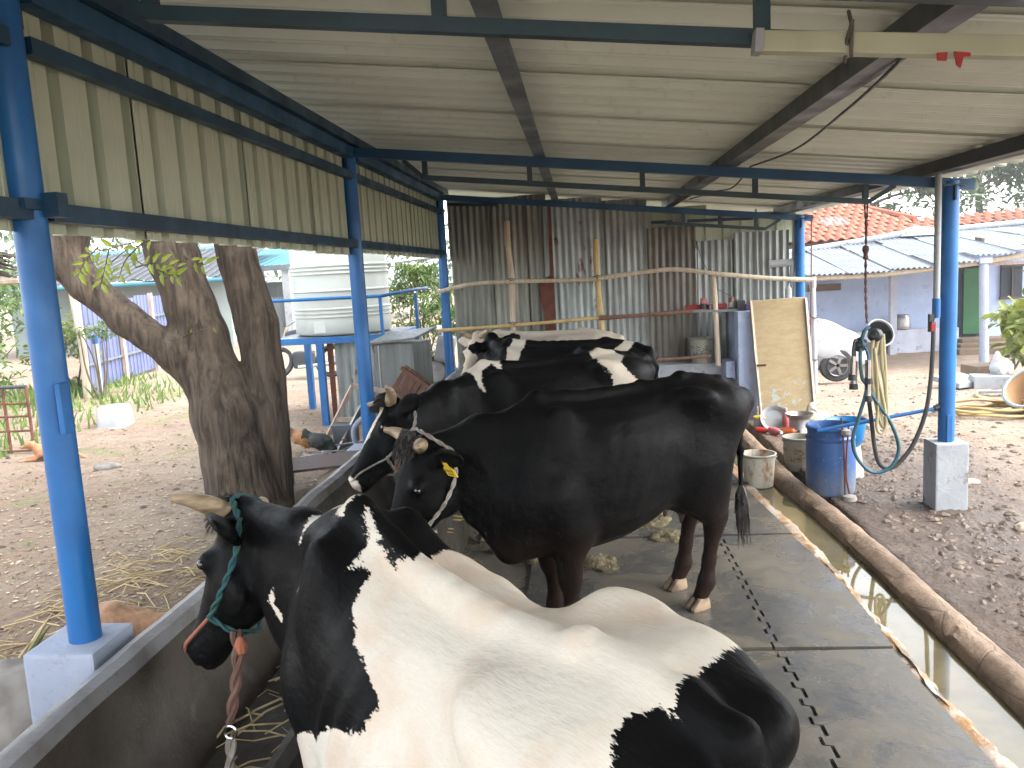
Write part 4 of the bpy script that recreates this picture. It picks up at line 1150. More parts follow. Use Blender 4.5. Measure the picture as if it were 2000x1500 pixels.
MAT['grey_plastic'] = simple('grey_plastic', (.10, .115, .13), (.075, .085, .1), 6, .4, .05)
MAT['chrome'] = simple('chrome', (.6, .6, .6), None, 5, .18, 0, metal=1.0)
MAT['steel_pot'] = simple('dull_steel', (.26, .25, .24), (.17, .165, .16), 8, .38, .1, 40, metal=.8)
MAT['black_plastic'] = simple('black_plastic', (.012, .014, .015), (.02, .022, .024), 9, .4, .05)

# upturned white tub
T = Thing('plastic_tub', 'upturned square white plastic tub on the dirt yard', 'tub', (-5.98, 9.78, .1))
mb = MB(); v8 = []
for z_, w in ((0.0, .19), (.02, .19), (.25, .165), (.275, .15)):
    v8.append([(-5.98 + w * .95 * math.copysign(abs(math.cos(a)) ** .35, math.cos(a)), 9.78 + w * math.copysign(abs(math.sin(a)) ** .35, math.sin(a)), .10 + z_) for a in np.linspace(0, 2 * math.pi, 25)])
mb.grid(np.array(v8)); mb.add(v8[-1][:-1], [tuple(range(24))])
T.part('shell', mb, 'plastic_white'); T.part('rim', MB().tube([Vector(p) + Vector((0, 0, .012)) for p in v8[0][:-1]], .010, 6, closed=True), 'plastic_white')

# pale blue sheet fence with its posts
T = Thing('sheet_fence', 'pale blue sheet metal fence running back across the left yard', 'fence', (-8.6, 14, .1))
A = np.array([-8.25, 12.7]); B = np.array([-9.6, 20.0]); L = np.linalg.norm(B - A); d = (B - A) / L
n = 8
for i in range(n):
    p_ = A + d * L * i / n
    P = sheet((p_[0], p_[1], .20), (d[0], d[1], 0), (0, 0, 1), (d[1], -d[0], 0), L / n + .02, 1.48 + .04 * (i % 2), .2, .02, seed=i)
    T.part('sheet_panel', MB().grid(P, False), 'fence_blue')
for i in range(5):
    p_ = A + d * L * i / 4.2 + np.array([d[1], -d[0]]) * .06
    T.part('post', MB().beam((p_[0], p_[1], 0), (p_[0], p_[1], 1.75), .07, .07, (1, 0, 0)), 'wood_pale')
for z_ in (.62, 1.25):
    a = A + np.array([d[1], -d[0]]) * .05; b = B + np.array([d[1], -d[0]]) * .05
    T.part('rail', MB().beam((a[0], a[1], z_), (b[0], b[1], z_ + .05), .03, .04), 'steel_grey')
T = Thing('pipe_post', 'white pipe post with a blue top leaning before the pale blue fence', 'post', (-7.85, 12.5, .1))
T.part('pipe', MB().tube([(-7.85, 12.5, .05), (-7.83, 12.5, 1.0)], .045, 12), 'plastic_white'); T.part('sleeve', MB().tube([(-7.83, 12.5, 1.0), (-7.827, 12.5, 1.14)], .047, 12), 'blue')
single('timber_post', MB().tube(curve([(-8.12, 12.55, 0), (-8.08, 12.55, .9), (-8.14, 12.55, 1.9), (-8.10, 12.55, 2.3)], 5), .06, 8), 'pole', 'crooked wooden post at the near end of the pale blue fence', 'post')

# far sheds beyond the fence
T = Thing('open_shed', 'far open shed with a teal sheet roof and grey posts, left of the tank', 'shed', (-9, 25, 0))
P = sheet((-12.5, 23.2, 2.32), (1, 0, 0), (0, 1, .16), (0, 0, 1), 4.2, 4.0, .25, .03, 'trap')
T.part('roof', MB().grid(P, False), 'teal'); T.part('fascia', MB().box((-10.4, 23.15, 2.25), (4.2, .05, .16)), 'steel_grey')
for x_ in (-12.0, -10.6, -9.3, -8.5): T.part('post', MB().box((x_, 23.3, 1.05), (.22, .22, 2.3)), 'conc_white')
T.part('back_wall', MB().box((-10.4, 26.5, .9), (4.2, .15, 1.9)), 'tin_grey')
T.part('half_wall', MB().box((-9.1, 23.4, .75), (1.3, .12, 1.3)), 'tin_grey')
T = Thing('long_barn', 'long pale barn with a grey roof behind the forked tree', 'barn', (-13, 22, 0))
T.part('wall', MB().box((-13.0, 22.2, 1.0), (6.5, .2, 2.1)), 'green_pale')
P = sheet((-16.5, 20.6, 2.05), (1, 0, 0), (0, 1, .28), (0, 0, 1), 7.4, 3.2, .25, .03, 'trap'); T.part('roof', MB().grid(P, False), 'steel_dark')
T.part('gutter', MB().tube([(-16.5, 20.6, 1.98), (-9.1, 20.6, 1.98)], .06, 8), 'teal')
P = sheet((-16.5, 23.6, 2.9), (1, 0, 0), (0, 1, .1), (0, 0, 1), 7.4, 2.0, .25, .03, 'trap'); T.part('upper_roof', MB().grid(P, False), 'teal')

# gate at the far left
T = Thing('bar_gate', 'rusty pipe gate across the grass at the far left', 'gate', (-6.5, 8.2, .1))
for z_ in (.14, .36, .52, .66, .84): T.part('bar', MB().tube([(-7.4, 8.2, z_), (-5.98, 8.2, z_ + .01)], .012 if z_ < .8 else .02, 8), 'rust' if z_ < .8 else 'steel_dark')
for x_ in (-5.98, -6.25, -6.9): T.part('upright', MB().tube([(x_, 8.2, .02), (x_, 8.2, .86)], .016, 8), 'rust')
# thatch eave at the far left edge
T = Thing('thatched_eave', 'dark thatched eave showing at the left edge beside the blue column', 'roof', (-5.2, 6.2, 0))
mb = MB()
for i in range(420):
    x_ = rng.uniform(-6.6, -4.28); z_ = rng.uniform(0, .2)
    mb.tube([(x_ - .3, 6.0 + rng.uniform(-.05, .05), 1.98 + z_ + .05), (x_ + .02, 5.95 + rng.uniform(-.05, .05), 1.955 + z_)], .008, 4)
T.part('thatch', mb, 'thatch'); T.part('pole', MB().tube([(-6.6, 6.0, 1.94), (-4.3, 6.0, 1.935)], .03, 8), 'pole'); T.part('prop', MB().tube([(-6.4, 6.0, 0), (-6.4, 6.0, 1.95)], .04, 8), 'pole')

# green things at the far left
for i, (c, R_, n, L, m, lb) in enumerate([((-8.4, 9.8, 1.1), (.9, .8, 1.1), 1500, .13, 'leaf_mid', 'tall leafy bush at the far left behind the bar gate'),
        ((-10.3, 12.5, 1.5), (1.3, 1.0, 1.4), 1500, .16, 'leaf_mid', 'big bush left of the pale blue fence'),
        ((-9.0, 13.6, .8), (.5, .8, .8), 700, .12, 'leaf_yellow', 'yellow-green bush at the near end of the pale blue fence'),
        ((-7.7, 12.3, 1.22), (.30, .25, .12), 200, .09, 'leaf_mid', 'small feathery shrub hanging before the pale blue fence'),
        ((-13.5, 15.5, 2.2), (2.2, 1.6, 2.0), 1500, .2, 'leaf_far', 'tree far behind the left bushes'),
        ((-19, 32, 2.9), (5, 3, 2.6), 1800, .34, 'leaf_far', 'hazy tree beyond the long pale barn'),
        ((-6.5, 34, 2.6), (4.5, 3, 2.4), 1600, .34, 'leaf_far', 'hazy tree beyond the white water tank')]):
    shrub('leafy_bush' if i < 4 else 'far_tree', lb, 'bush' if i < 4 else 'tree', (c[0], c[1], .0), c, R_, n, L, L * .4, m, 16, R_[0] * .38, 5, part='foliage' if i < 4 else 'crown')
# grass
mb = MB()
for i in range(3000):
    u = rng.random()
    if u < .62: x_, y_ = rng.uniform(-12, -6.1), rng.uniform(7.9, 14)
    elif u < .8: x_, y_ = rng.uniform(-9.2, -8.2), rng.uniform(11.5, 15)
    else:
        c = [(-4.0, 6.2), (-3.3, 5.0), (-4.6, 8.3), (-3.6, 4.2), (-4.9, 6.9), (-3.9, 7.4)][rng.integers(6)]; x_, y_ = c[0] + rng.normal(0, .35), c[1] + rng.normal(0, .35)
    h_ = rng.uniform(.05, .26) if u < .8 else rng.uniform(.01, .035); z_ = .11
    a = rng.uniform(0, 6.28); w = .007 + .012 * (u < .8); le = rng.uniform(-.3, .3, 2) * h_
    mb.add([(x_ - w * math.cos(a), y_ - w * math.sin(a), z_), (x_ + w * math.cos(a), y_ + w * math.sin(a), z_), (x_ + le[0] + w * .6 * math.cos(a), y_ + le[1] + w * .6 * math.sin(a), z_ + h_ * .6), (x_ + le[0] * 2, y_ + le[1] * 2, z_ + h_)], [(0, 1, 2), (0, 2, 3)])
o = link('grass', mb.mesh('grass', 'grass')); tag(o, 'green grass around the gate and in tufts on the dirt yard', 'grass', kind='stuff')

# ------------------------------------------------------------------ water tank on its stand
T = Thing('water_tank', 'big ribbed white plastic water tank on a blue stand', 'water tank', (-2.90, 9.78, 1.16))
prof = []; z_ = 0.0
prof = [(.02, .0), (.54, .0), (.575, .03), (.575, .17)]
def rib(z0): return [(.575, z0), (.592, z0 + .012), (.592, z0 + .022), (.575, z0 + .034)]
for z0 in (.20, .245, .29, .50, .70, .745, .79): prof += rib(z0)
prof += [(.575, .9), (.575, 1.05)]
for z0 in (1.08, 1.125, 1.17): prof += rib(z0)
prof += [(.56, 1.28), (.45, 1.36), (.25, 1.40), (.24, 1.46), (.02, 1.47)]
T.part('barrel', MB().lathe((-2.90, 9.78, 1.165), prof, 48), 'tank', sharp=50)
T.part('moulded_panel', MB().box((-3.02, 9.21, 1.265), (.14, .012, .13), None, .004), 'tank')
T = Thing('tank_stand', 'blue steel stand with a guard rail under the white water tank', 'stand', (-2.8, 9.7, .1))
T.part('deck', MB().box((-2.85, 9.78, 1.135), (1.45, 1.25, .04)), 'tin_grey')
T.part('front_beam', MB().beam((-3.6, 9.15, 1.12), (-2.16, 9.15, 1.12), .05, .075), 'blue'); T.part('side_beam', MB().beam((-2.14, 9.12, 1.12), (-2.14, 10.4, 1.12), .05, .075), 'blue'); T.part('side_beam', MB().beam((-3.58, 9.2, 1.12), (-3.58, 10.4, 1.12), .05, .07), 'blue')
for x_, y_ in ((-3.02, 9.15), (-2.14, 9.2), (-3.58, 10.35), (-2.14, 10.4)): T.part('leg', MB().beam((x_, y_, .05), (x_, y_, 1.085), .075, .075, (1, 0, 0)), 'blue')
T.part('guard_rail', MB().tube([(-3.65, 9.16, 1.60), (-2.25, 9.14, 1.595), (-1.95, 9.6, 1.64), (-1.95, 10.3, 1.64)], .02, 8), 'blue')
for x_, y_, in ((-2.27, 9.15), (-1.95, 9.6)): T.part('guard_post', MB().beam((x_, y_, 1.15), (x_, y_, 1.60), .035, .035, (1, 0, 0)), 'blue')
# corrugated sheets under the tank and grey tin cabinet
T = Thing('tin_screen', 'corrugated tin screen with a rusty edge under the tank', 'screen', (-2.6, 9.1, .1))
P = sheet((-2.88, 9.25, .1), (1, -.05, 0), (0, 0, 1), (0, -1, 0), .85, .98, .1, .018, 'sine', nv=4, wav=.006); T.part('corrugated_sheet', MB().grid(P), 'galv_rust')
T.part('rust_edge', MB().prism([(-2.955, 9.22, .08), (-2.90, 9.22, .08), (-2.89, 9.22, 1.08), (-2.96, 9.22, 1.08)], (0, .01, 0)), 'rust')
T = Thing('tin_cabinet', 'tall grey tin cabinet with a tilted lid beside the water tank', 'cabinet', (-1.88, 8.3, .1))
T.part('box', MB().box((-1.86, 8.32, .60), (.44, .44, 1.06), Matrix.Rotation(R(-14), 3, 'Z'), .01), 'tin_grey')
T.part('lid', MB().box((-1.86, 8.30, 1.195), (.56, .56, .02), Matrix.Rotation(R(-14), 3, 'Z') @ Matrix.Rotation(R(7), 3, 'X') @ Matrix.Rotation(R(-5), 3, 'Y')), 'tin_grey')
T.part('seam', MB().tube([(-2.06, 8.075, .1), (-2.06, 8.07, 1.12)], .008, 6), 'plastic_white')
# wooden shutter, frames and boards leaning there
T = Thing('slatted_shutter', 'brown slatted wooden shutter leaning on the grey tin cabinet', 'shutter', (-1.72, 7.95, .4))
rm = Matrix.Rotation(R(38), 3, 'Y') @ Matrix.Rotation(R(14), 3, 'X')
for i in range(6): T.part('slat', MB().box(Vector((-1.74, 7.96, .66)) + rm @ Vector((-.15 + .06 * i, 0, 0)), (.05, .018, .42), rm), 'wood_red')
for s_ in (-.17, .17): T.part('crossbar', MB().box(Vector((-1.74, 7.94, .66)) + rm @ Vector((0, -.02, s_)), (.40, .02, .035), rm), 'wood_red')
T = Thing('window_frame', 'pinkish wooden window frame leaning behind the blue column', 'frame', (-2.3, 7.9, .1))
for a, b in (((-2.62, 7.75, .16), (-2.32, 7.95, .74)), ((-1.98, 7.75, .14), (-1.95, 7.95, .66)), ((-2.32, 7.95, .74), (-1.95, 7.95, .66)), ((-2.50, 7.84, .42), (-2.0, 7.84, .40))):
    T.part('bar', MB().beam(a, b, .035, .045), 'wood_pale')
single('aluminium_strip', MB().beam((-2.42, 7.55, .12), (-2.17, 7.85, .62), .03, .045), 'steel_pot', 'silver strip leaning by the pinkish window frame', 'metal strip')
single('grey_pipe', MB().tube([(-2.34, 8.6, .1), (-2.31, 8.75, .98)], .035, 12), 'conc_white', 'short grey pipe leaning on the tin screen', 'pipe')
T = Thing('scrap_bench', 'dark brown board lying on a blue trestle beside the tree', 'bench', (-2.2, 6.4, .1))
T.part('board', MB().box((-2.13, 6.32, .345), (.66, .50, .02), Matrix.Rotation(R(12), 3, 'Z') @ Matrix.Rotation(R(-2), 3, 'Y')), 'wood_dark')
for x_, y_, z_ in ((-2.49, 6.5, .52), (-2.46, 6.15, .34), (-1.85, 6.2, .33)): T.part('leg', MB().beam((x_, y_, .08), (x_, y_, z_), .045, .03, (1, 0, 0)), 'blue')
T = Thing('scrap_heap', 'heap of pale laths and sticks under the leaning frames', 'scrap heap', (-2.2, 7.4, .1))
for i in range(26):
    p_ = np.array([-2.25 + rng.uniform(-.38, .38), 7.35 + rng.uniform(-.35, .3), .14 + rng.uniform(0, .12)]); a = rng.uniform(-.5, .9); l_ = rng.uniform(.12, .3)
    e = np.array([math.cos(a) * l_, math.sin(a) * l_, rng.uniform(-.03, .06)])
    T.part('lath', MB().beam(p_ - e, p_ + e, .025, .01), ['wood_pale', 'plastic_white', 'wood_red'][i % 3])
single('plastic_crate', MB().box((-2.37, 7.75, .25), (.22, .18, .24), None, .015).box((-2.37, 7.75, .38), (.24, .2, .02)), 'grey_plastic', 'dark grey plastic crate behind the chickens', 'crate')
T = Thing('plastic_chair', 'pale blue plastic chair back behind the second cow\'s face', 'chair', (-1.98, 7.2, .1))
T.part('backrest', MB().tube(curve([(-2.10, 7.25, .15), (-2.13, 7.2, .4), (-2.05, 7.2, .52), (-1.92, 7.2, .53), (-1.85, 7.2, .4), (-1.85, 7.25, .15)], 6), .025, 8), 'conc_blue')
T.part('seat', MB().box((-1.97, 7.0, .30), (.28, .30, .03), None, .01), 'conc_blue')
for x_, y_ in ((-2.09, 6.88), (-1.86, 6.88), (-2.09, 7.14), (-1.86, 7.14)): T.part('leg', MB().beam((x_, y_, .08), (x_, y_, .29), .03, .03, (1, 0, 0)), 'conc_blue')

# scooter, motorcycle
T = Thing('scooter', 'dark grey scooter parked behind the tin cabinet', 'scooter', (-2.15, 12.1, .12))
W_ = lambda c, r, w: MB().lathe(c, [(r - .07, -w), (r - .02, -w * 1.1), (r, -w * .5), (r, w * .5), (r - .02, w * 1.1), (r - .07, w)], 24, Matrix.Rotation(R(80), 3, 'X'), False)
wh = T.part('wheel', W_((-2.22, 12.0, .36), .23, .05), 'rubber'); T.part('rim', MB().lathe((-2.22, 12.0, .36), [(.02, -.03), (.17, -.02), (.17, .02), (.02, .03)], 20, Matrix.Rotation(R(80), 3, 'X')), 'steel_pot', wh)
wh = T.part('wheel', W_((-1.3, 12.2, .36), .23, .05), 'rubber')
T.part('mudguard', MB().lathe((-2.22, 12.0, .40), [(.25, -.08), (.28, 0), (.25, .08)], 20, Matrix.Rotation(R(80), 3, 'X'), False), 'grey_plastic')
T.part('fairing', MB().box((-2.05, 12.05, .70), (.26, .34, .40), Matrix.Rotation(R(14), 3, 'Y'), .06), 'grey_plastic')
T.part('footboard', MB().box((-1.8, 12.1, .38), (.5, .3, .06), None, .02), 'grey_plastic'); T.part('seat', MB().box((-1.4, 12.2, .85), (.65, .26, .12), None, .05), 'rubber'); T.part('tail', MB().box((-1.35, 12.2, .62), (.6, .28, .3), None, .08), 'grey_plastic')
T.part('handlebar', MB().tube(curve([(-2.0, 11.72, 1.08), (-2.05, 12.0, 1.02), (-1.95, 12.35, 1.08)], 5), .016, 8), 'steel_dark'); T.part('headlamp', MB().lathe((-2.12, 12.03, .98), [(.01, -.05), (.07, -.04), (.08, .03)], 14, Matrix.Rotation(R(-90), 3, 'Y')), 'chrome')
T = Thing('motorcycle', 'dusty motorcycle parked beyond the tank stand', 'motorcycle', (-4.85, 13.8, .12))
for x_ in (-5.35, -4.35):
    wh = T.part('wheel', MB().lathe((x_, 13.8, .42), [(.24, -.05), (.30, -.04), (.31, 0), (.30, .04), (.24, .05)], 24, Matrix.Rotation(R(60), 3, 'X'), False), 'rubber'); T.part('hub', MB().lathe((x_, 13.8, .42), [(.02, -.05), (.08, -.04), (.08, .04), (.02, .05)], 14, Matrix.Rotation(R(60), 3, 'X')), 'steel_pot', wh)
T.part('engine', MB().box((-4.85, 13.8, .46), (.34, .26, .3), None, .05), 'steel_dark'); T.part('fuel_tank', MB().lathe((-4.95, 13.8, .86), [(.01, -.22), (.1, -.18), (.14, 0), (.11, .16), (.01, .22)], 16, Matrix.Rotation(R(90), 3, 'Y')), 'black_plastic')
T.part('seat', MB().box((-4.5, 13.8, .86), (.6, .24, .09), None, .04), 'rubber'); T.part('fork', MB().beam((-5.35, 13.8, .42), (-5.1, 13.8, 1.05), .05, .05), 'chrome'); T.part('handlebar', MB().tube(curve([(-5.05, 13.5, 1.12), (-5.12, 13.8, 1.05), (-5.05, 14.1, 1.12)], 5), .015, 8), 'steel_dark'); T.part('exhaust', MB().tube([(-4.9, 13.62, .35), (-4.3, 13.6, .40)], .04, 10), 'chrome')
# shrubs between tank and back wall
for c, R_, n, L, m, lb in (((-2.55, 12.9, 1.25), (.55, .5, .85), 1500, .15, 'leaf_mid', 'leafy shrub with arching fronds between the tank and the back wall'), ((-2.35, 12.6, .80), (.25, .25, .3), 500, .07, 'leaf_yellow', 'yellow-green potted shrub above the scooter')):
    shrub('garden_shrub', lb, 'shrub', (c[0], c[1], .1), c, R_, n, L, L * .22, m, 16, R_[0] * .42, 6, droop=.5)
single('white_pipe', MB().tube([(-2.35, 10.4, 1.98), (-1.62, 9.6, 2.0), (-1.60, 9.58, 1.95)], .014, 8).tube([(-1.58, 9.59, 2.03), (-1.53, 9.62, .4)], .014, 8), 'plastic_white', 'thin white pipe running down beside the far left blue column', 'pipe')

# ------------------------------------------------------------------ stump, stones, spiky plant near the front left column
S = SDF(); S.limb([(-2.48, 3.62, .05), (-2.36, 3.60, .17), (-2.05, 3.68, .13)], [.12, .115, .06], .05); S.ell((-2.47, 3.60, .24), (.06, .1, .07), .05)
V, F = S.mesh(.014); V = V + (fbm(V * [9, 9, 30], 3, 4) * .02)[:, None] * np.array([.5, .8, .6])
o = link('tree_stump', np_mesh('tree_stump', V - [-2.35, 3.6, .1], F, 'stump'), None, (-2.35, 3.6, .1)); tag(o, 'broken brown wood stump beside the front left column', 'stump')
def rock(name, c, r, mat, label=None, cat='stone', group=None, seed=0):
    S = SDF(); S.ell(c, r, .02); h_ = max(r) / 9
    V, F = S.mesh(h_); V = V + (V - np.array(c)) * (.28 * fbm(V / max(r) * 1.6, 3, seed))[:, None]
    base = np.array([c[0], c[1], c[2] - r[2]])
    o = link(name, np_mesh(name, V - base, F, mat), None, tuple(base)); 
    if label: tag(o, label, cat, group)
    return o
rock('boulder', (-2.22, 2.75, .22), (.22, .16, .22), 'rock', 'grey boulder behind the front left plinth', 'boulder', seed=3)
rock('stone', (-2.9, 3.05, .14), (.12, .09, .1), 'rock_tan', 'tan stone left of the front left plinth', seed=5)
rock('stone', (-4.6, 7.3, .14), (.14, .08, .05), 'rock', 'flat grey stone on the dirt between column and tree', seed=6)
rock('boulder', (-1.95, 6.15, .20), (.17, .12, .14), 'rock_tan', 'tan boulder under the dark brown board', 'boulder', seed=8)
T = Thing('aloe_plant', 'spiky aloe leaves at the bottom left corner', 'plant', (-2.50, 3.0, .08))
for i in range(9):
    a = rng.uniform(0, 6.28); l_ = rng.uniform(.25, .42); d = np.array([math.cos(a) * .45, math.sin(a) * .45, 1.0]); d /= np.linalg.norm(d); b = np.array([-2.50, 3.0, .08]); s_ = np.array([-math.sin(a), math.cos(a), 0])
    P_ = [b + d * l_ * t_ + np.array([math.cos(a), math.sin(a), -.3]) * (t_ ** 2) * .07 for t_ in np.linspace(0, 1, 7)]
    T.part('leaf', MB().tube([Vector(q) for q in P_], [.02, .024, .022, .018, .013, .008, .001], 6), 'leaf_mid' if i % 3 else 'straw')

# ------------------------------------------------------------------ chickens and dog
def bird(name, label, loc, rz, col, comb=True):
    T = Thing(name, label, 'chicken', loc, 'chickens by the scrap heap', rz, True)
    S = SDF(); S.ell((0, 0, .17), (.115, .065, .07), .03, rot=[[.95, 0, .3], [0, 1, 0], [-.3, 0, .95]])
    S.limb([(.07, 0, .15), (.125, 0, .11), (.145, 0, .075)], [.045, .028, .022], .03); S.ell((.15, 0, .065), (.027, .02, .022), .015)
    S.limb([(-.08, 0, .19), (-.16, 0, .24), (-.20, 0, .20)], [.045, .032, .012], .03, flat=((0, 1, 0), .5))
    for s_ in (1, -1): S.ell((-.01, .055 * s_, .17), (.09, .018, .05), .02); S.cone((.01, .03 * s_, .13), (.015, .03 * s_, .08), .026, .012, .02)
    V, F = S.mesh(.008); V = V + (fbm(V * [30, 30, 30], 2, 3) * .006)[:, None]
    link('body', np_mesh('body', V, F, col), T.o)
    for s_ in (1, -1):
        T.part('leg', MB().tube([(.015, .03 * s_, .09), (.02, .03 * s_, .01)], .005, 6).tube([(.0, .03 * s_, .006), (.05, .025 * s_, .006)], .004, 5).tube([(.02, .03 * s_, .006), (.045, .05 * s_, .006)], .004, 5), 'horn')
    T.part('beak', MB().tube([(.168, 0, .06), (.185, 0, .045)], [.007, .001], 6), 'horn'); T.part('comb', MB().prism([(.135, -.003, .085), (.165, -.003, .08), (.175, -.003, .1), (.16, -.003, .098), (.15, -.003, .108)], (0, .006, 0)), 'red')
    return T
MAT['red'] = simple('red_plastic', (0.33, 0.018, 0.015), (0.252, 0.015, 0.012), 6, .45, .05)
def feather(name, a, b, c):
    t = NT(name); v = t.coord(1, rnd=False); n = t.noise(v, 14, 5, .7); x, y, z = t.sep(v)
    col = t.mix(t.ramp(n, .4, .6), a, b); col = t.mix(t.ramp(x, -.06, -.14), col, c)
    return t.done(col, .6, t.bump(t.noise(v, 60, 3), .5, .006), 0, .3)
MAT['feather_brown'] = feather('brown_feathers', (.33, .17, .06), (.20, .09, .035), (.06, .035, .02)); MAT['feather_black'] = feather('black_feathers', (.008, .012, .012), (.016, .018, .016), (.006, .012, .010))
bird('hen', 'brown hen pecking beside the tree', (-2.75, 7.62, .10), R(-12), 'feather_brown').o.scale = (1.1,) * 3
bird('hen', 'black hen pecking in front of the brown hen', (-2.52, 7.42, .10), R(-20), 'feather_black').o.scale = (1.1,) * 3
T = Thing('dog', 'tan dog lying on the dirt behind the front left blue column', 'dog', (-5.52, 7.85, .11), None, R(188), True); T.o.scale = (.62,) * 3
S = SDF(); S.limb([(-.28, 0, .12), (0, 0, .14), (.20, 0, .16)], [.11, .10, .11], .06); S.limb([(.20, 0, .18), (.30, .02, .26)], [.08, .065], .05)
S.ell((.35, .03, .29), (.085, .06, .06), .03); S.cone((.38, .03, .275), (.48, .04, .25), .04, .026, .03)
for s_ in (1, -1):
    S.ell((.31, .03 + .05 * s_, .31), (.025, .014, .045), .015)
    S.limb([(.18, .08 * s_, .12), (.26, .10 * s_, .05), (.50, .11 * s_, .03)], [.045, .032, .024], .03); S.limb([(-.28, .08 * s_, .12), (-.12, .14 * s_, .07), (-.32, .15 * s_, .03), (-.14, .16 * s_, .025)], [.08, .05, .03, .024], .03)
S.limb([(-.37, 0, .10), (-.5, .06, .04), (-.6, .14, .03)], [.03, .022, .014], .03)
V, F = S.mesh(.011); MAT['dog_fur'] = simple('dog_fur', (0.266, 0.119, 0.049), (0.336, 0.189, 0.098), 5, .7, .3, 80)
link('body', np_mesh('body', V, F, 'dog_fur'), T.o); T.part('nose', MB().lathe((.505, .042, .252), [(.001, -.012), (.012, 0), (.001, .012)], 10), 'black_plastic')
for s_ in (1, -1): T.part('eye', MB().lathe((.405, .035 + .035 * s_, .30), [(.001, -.008), (.008, 0), (.001, .008)], 8), 'eye')
# ------------------------------------------------------------------ right side: house
MAT['tile'] = simple('clay_tile', (0.26, 0.075, 0.0375), (0.2, 0.065, 0.0375), 2.5, .8, .3, 30, dirt=(0.13, 0.075, 0.055), dthr=(.55, .8), dscale=5)
MAT['tin_roof'] = galv('bright_tin', (.22, .24, .27), (.18, .20, .23), (.14, .11, .09), .74, metal=.15, rough=.5)
MAT['door_green'] = simple('green_door', (0.018, 0.12, 0.036), (0.015, 0.096, 0.03), 3, .5, .1)
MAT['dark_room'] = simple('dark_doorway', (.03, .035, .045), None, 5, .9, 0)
MAT['cloth_white'] = simple('car_cover', (.32, .32, .33), (.27, .27, .28), 3, .75, .1, 120, dirt=(.24, .22, .2), dthr=(.6, .85))
HY = 19.5; GZ = -.54
H = Thing('farm_house', 'lilac farmhouse with clay tile and tin roofs and a low veranda', 'house', (7.5, HY, GZ))
H.part('wall', MB().box((7.6, HY + .2, .45), (7.6, .2, 2.4)), 'plaster')
H.part('veranda_floor', MB().box((5.0, HY - .15, -.42), (3.6, .75, .34), None, .01), 'step')
H.part('low_wall', MB().box((7.70, HY - .35, -.29), (1.45, .30, .56), None, .015), 'plaster_low')
H.part('low_wall', MB().box((5.6, HY - .35, -.29), (2.4, .30, .56), None, .015), 'plaster_low')
for i in range(3): H.part('step', MB().box((9.05, HY - .5 - .28 * i, -.36 - .08 * i), (1.3 + .3 * i, .45, .20), None, .02), 'step')
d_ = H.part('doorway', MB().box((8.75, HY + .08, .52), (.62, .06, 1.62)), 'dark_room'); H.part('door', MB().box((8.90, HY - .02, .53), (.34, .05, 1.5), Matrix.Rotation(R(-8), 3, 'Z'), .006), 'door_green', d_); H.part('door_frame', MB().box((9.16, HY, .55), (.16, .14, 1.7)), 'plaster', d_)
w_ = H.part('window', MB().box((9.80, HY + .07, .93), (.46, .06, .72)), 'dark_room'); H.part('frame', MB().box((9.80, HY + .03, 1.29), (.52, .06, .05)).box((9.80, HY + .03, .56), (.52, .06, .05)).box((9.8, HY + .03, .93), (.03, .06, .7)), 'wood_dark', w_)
p_ = H.part('post', MB().tube([(7.76, 16.4, GZ - .1), (7.70, 16.4, 1.46)], .085, 14), 'conc_blue'); H.part('cap', MB().box((7.70, 16.4, 1.50), (.24, .2, .12), None, .02), 'conc_blue', p_)
H.part('post', MB().box((6.95, HY - .6, .38), (.14, .14, 1.95)), 'plaster_low'); H.part('post', MB().box((4.9, HY - .6, .38), (.14, .14, 1.95)), 'plaster_low')
H.part('eave_beam', MB().tube(curve([(3.9, 16.45, 1.34), (5.6, 16.45, 1.33), (6.8, 16.45, 1.40), (7.7, 16.45, 1.47), (9.2, 16.45, 1.66)], 6), .055, 8), 'pole')
H.part('rafter_strip', MB().box((6.6, 16.6, 1.42), (5.4, .1, .05)), 'wood_pale')
for i in range(9):
    x0 = 3.6 + i * .78; ze = np.interp(x0 + .4, [4.3, 5.6, 6.8, 7.7, 8.4, 10], [1.40, 1.385, 1.46, 1.555, 1.74, 1.85]); zt = np.interp(x0 + .4, [5, 7, 8, 10], [1.90, 2.06, 2.12, 2.18])
    P = sheet((x0, 16.2 + .1 * (i % 2) * .6, ze), (1, 0, 0), unit((0, 3.4, zt - ze)), (0, 0, 1), .82, 3.45, .1, .018, 'sine', nv=4, seed=i, wav=.02)
    H.part('tin_sheet', MB().grid(P), 'tin_roof')
H.part('flashing', MB().tube(curve([(4.2, 19.3, 1.80), (6.3, 19.4, 2.02), (7.6, 19.5, 2.17), (8.4, 19.6, 2.18), (10.5, 19.6, 2.28)], 6), .07, 10), 'conc_white')
H.part('flashing_heap', MB().lathe((7.75, 19.6, 2.08), [(.5, 0), (.42, .10), (.2, .2), (.02, .22)], 14), 'conc_white')
P = np.array([[(3.2, 19.7, 1.95), (11.5, 19.7, 2.18)], [(3.2, 22.6, 3.03), (11.5, 22.6, 2.65)]]); 
H.part('roof_deck', MB().prism([(3.2, 20.0, 2.00), (7.95, 20.0, 2.10), (8.3, 21.0, 2.42), (7.15, 22.4, 2.95), (3.2, 22.4, 2.95)], (0, .1, -.15)), 'wood_dark')
H.part('roof_deck', MB().prism([(7.9, 20.3, 2.16), (11.6, 20.3, 2.32), (11.6, 21.2, 2.58), (8.2, 21.2, 2.44)], (0, .1, -.15)), 'wood_dark')
prof = [(-.5, 0), (-.42, .25), (-.25, .9), (-.05, 1), (.12, .55), (.3, .12), (.5, .02)]
tw, tl_ = .235, .33
P = np.zeros((len(prof), 2, 3))
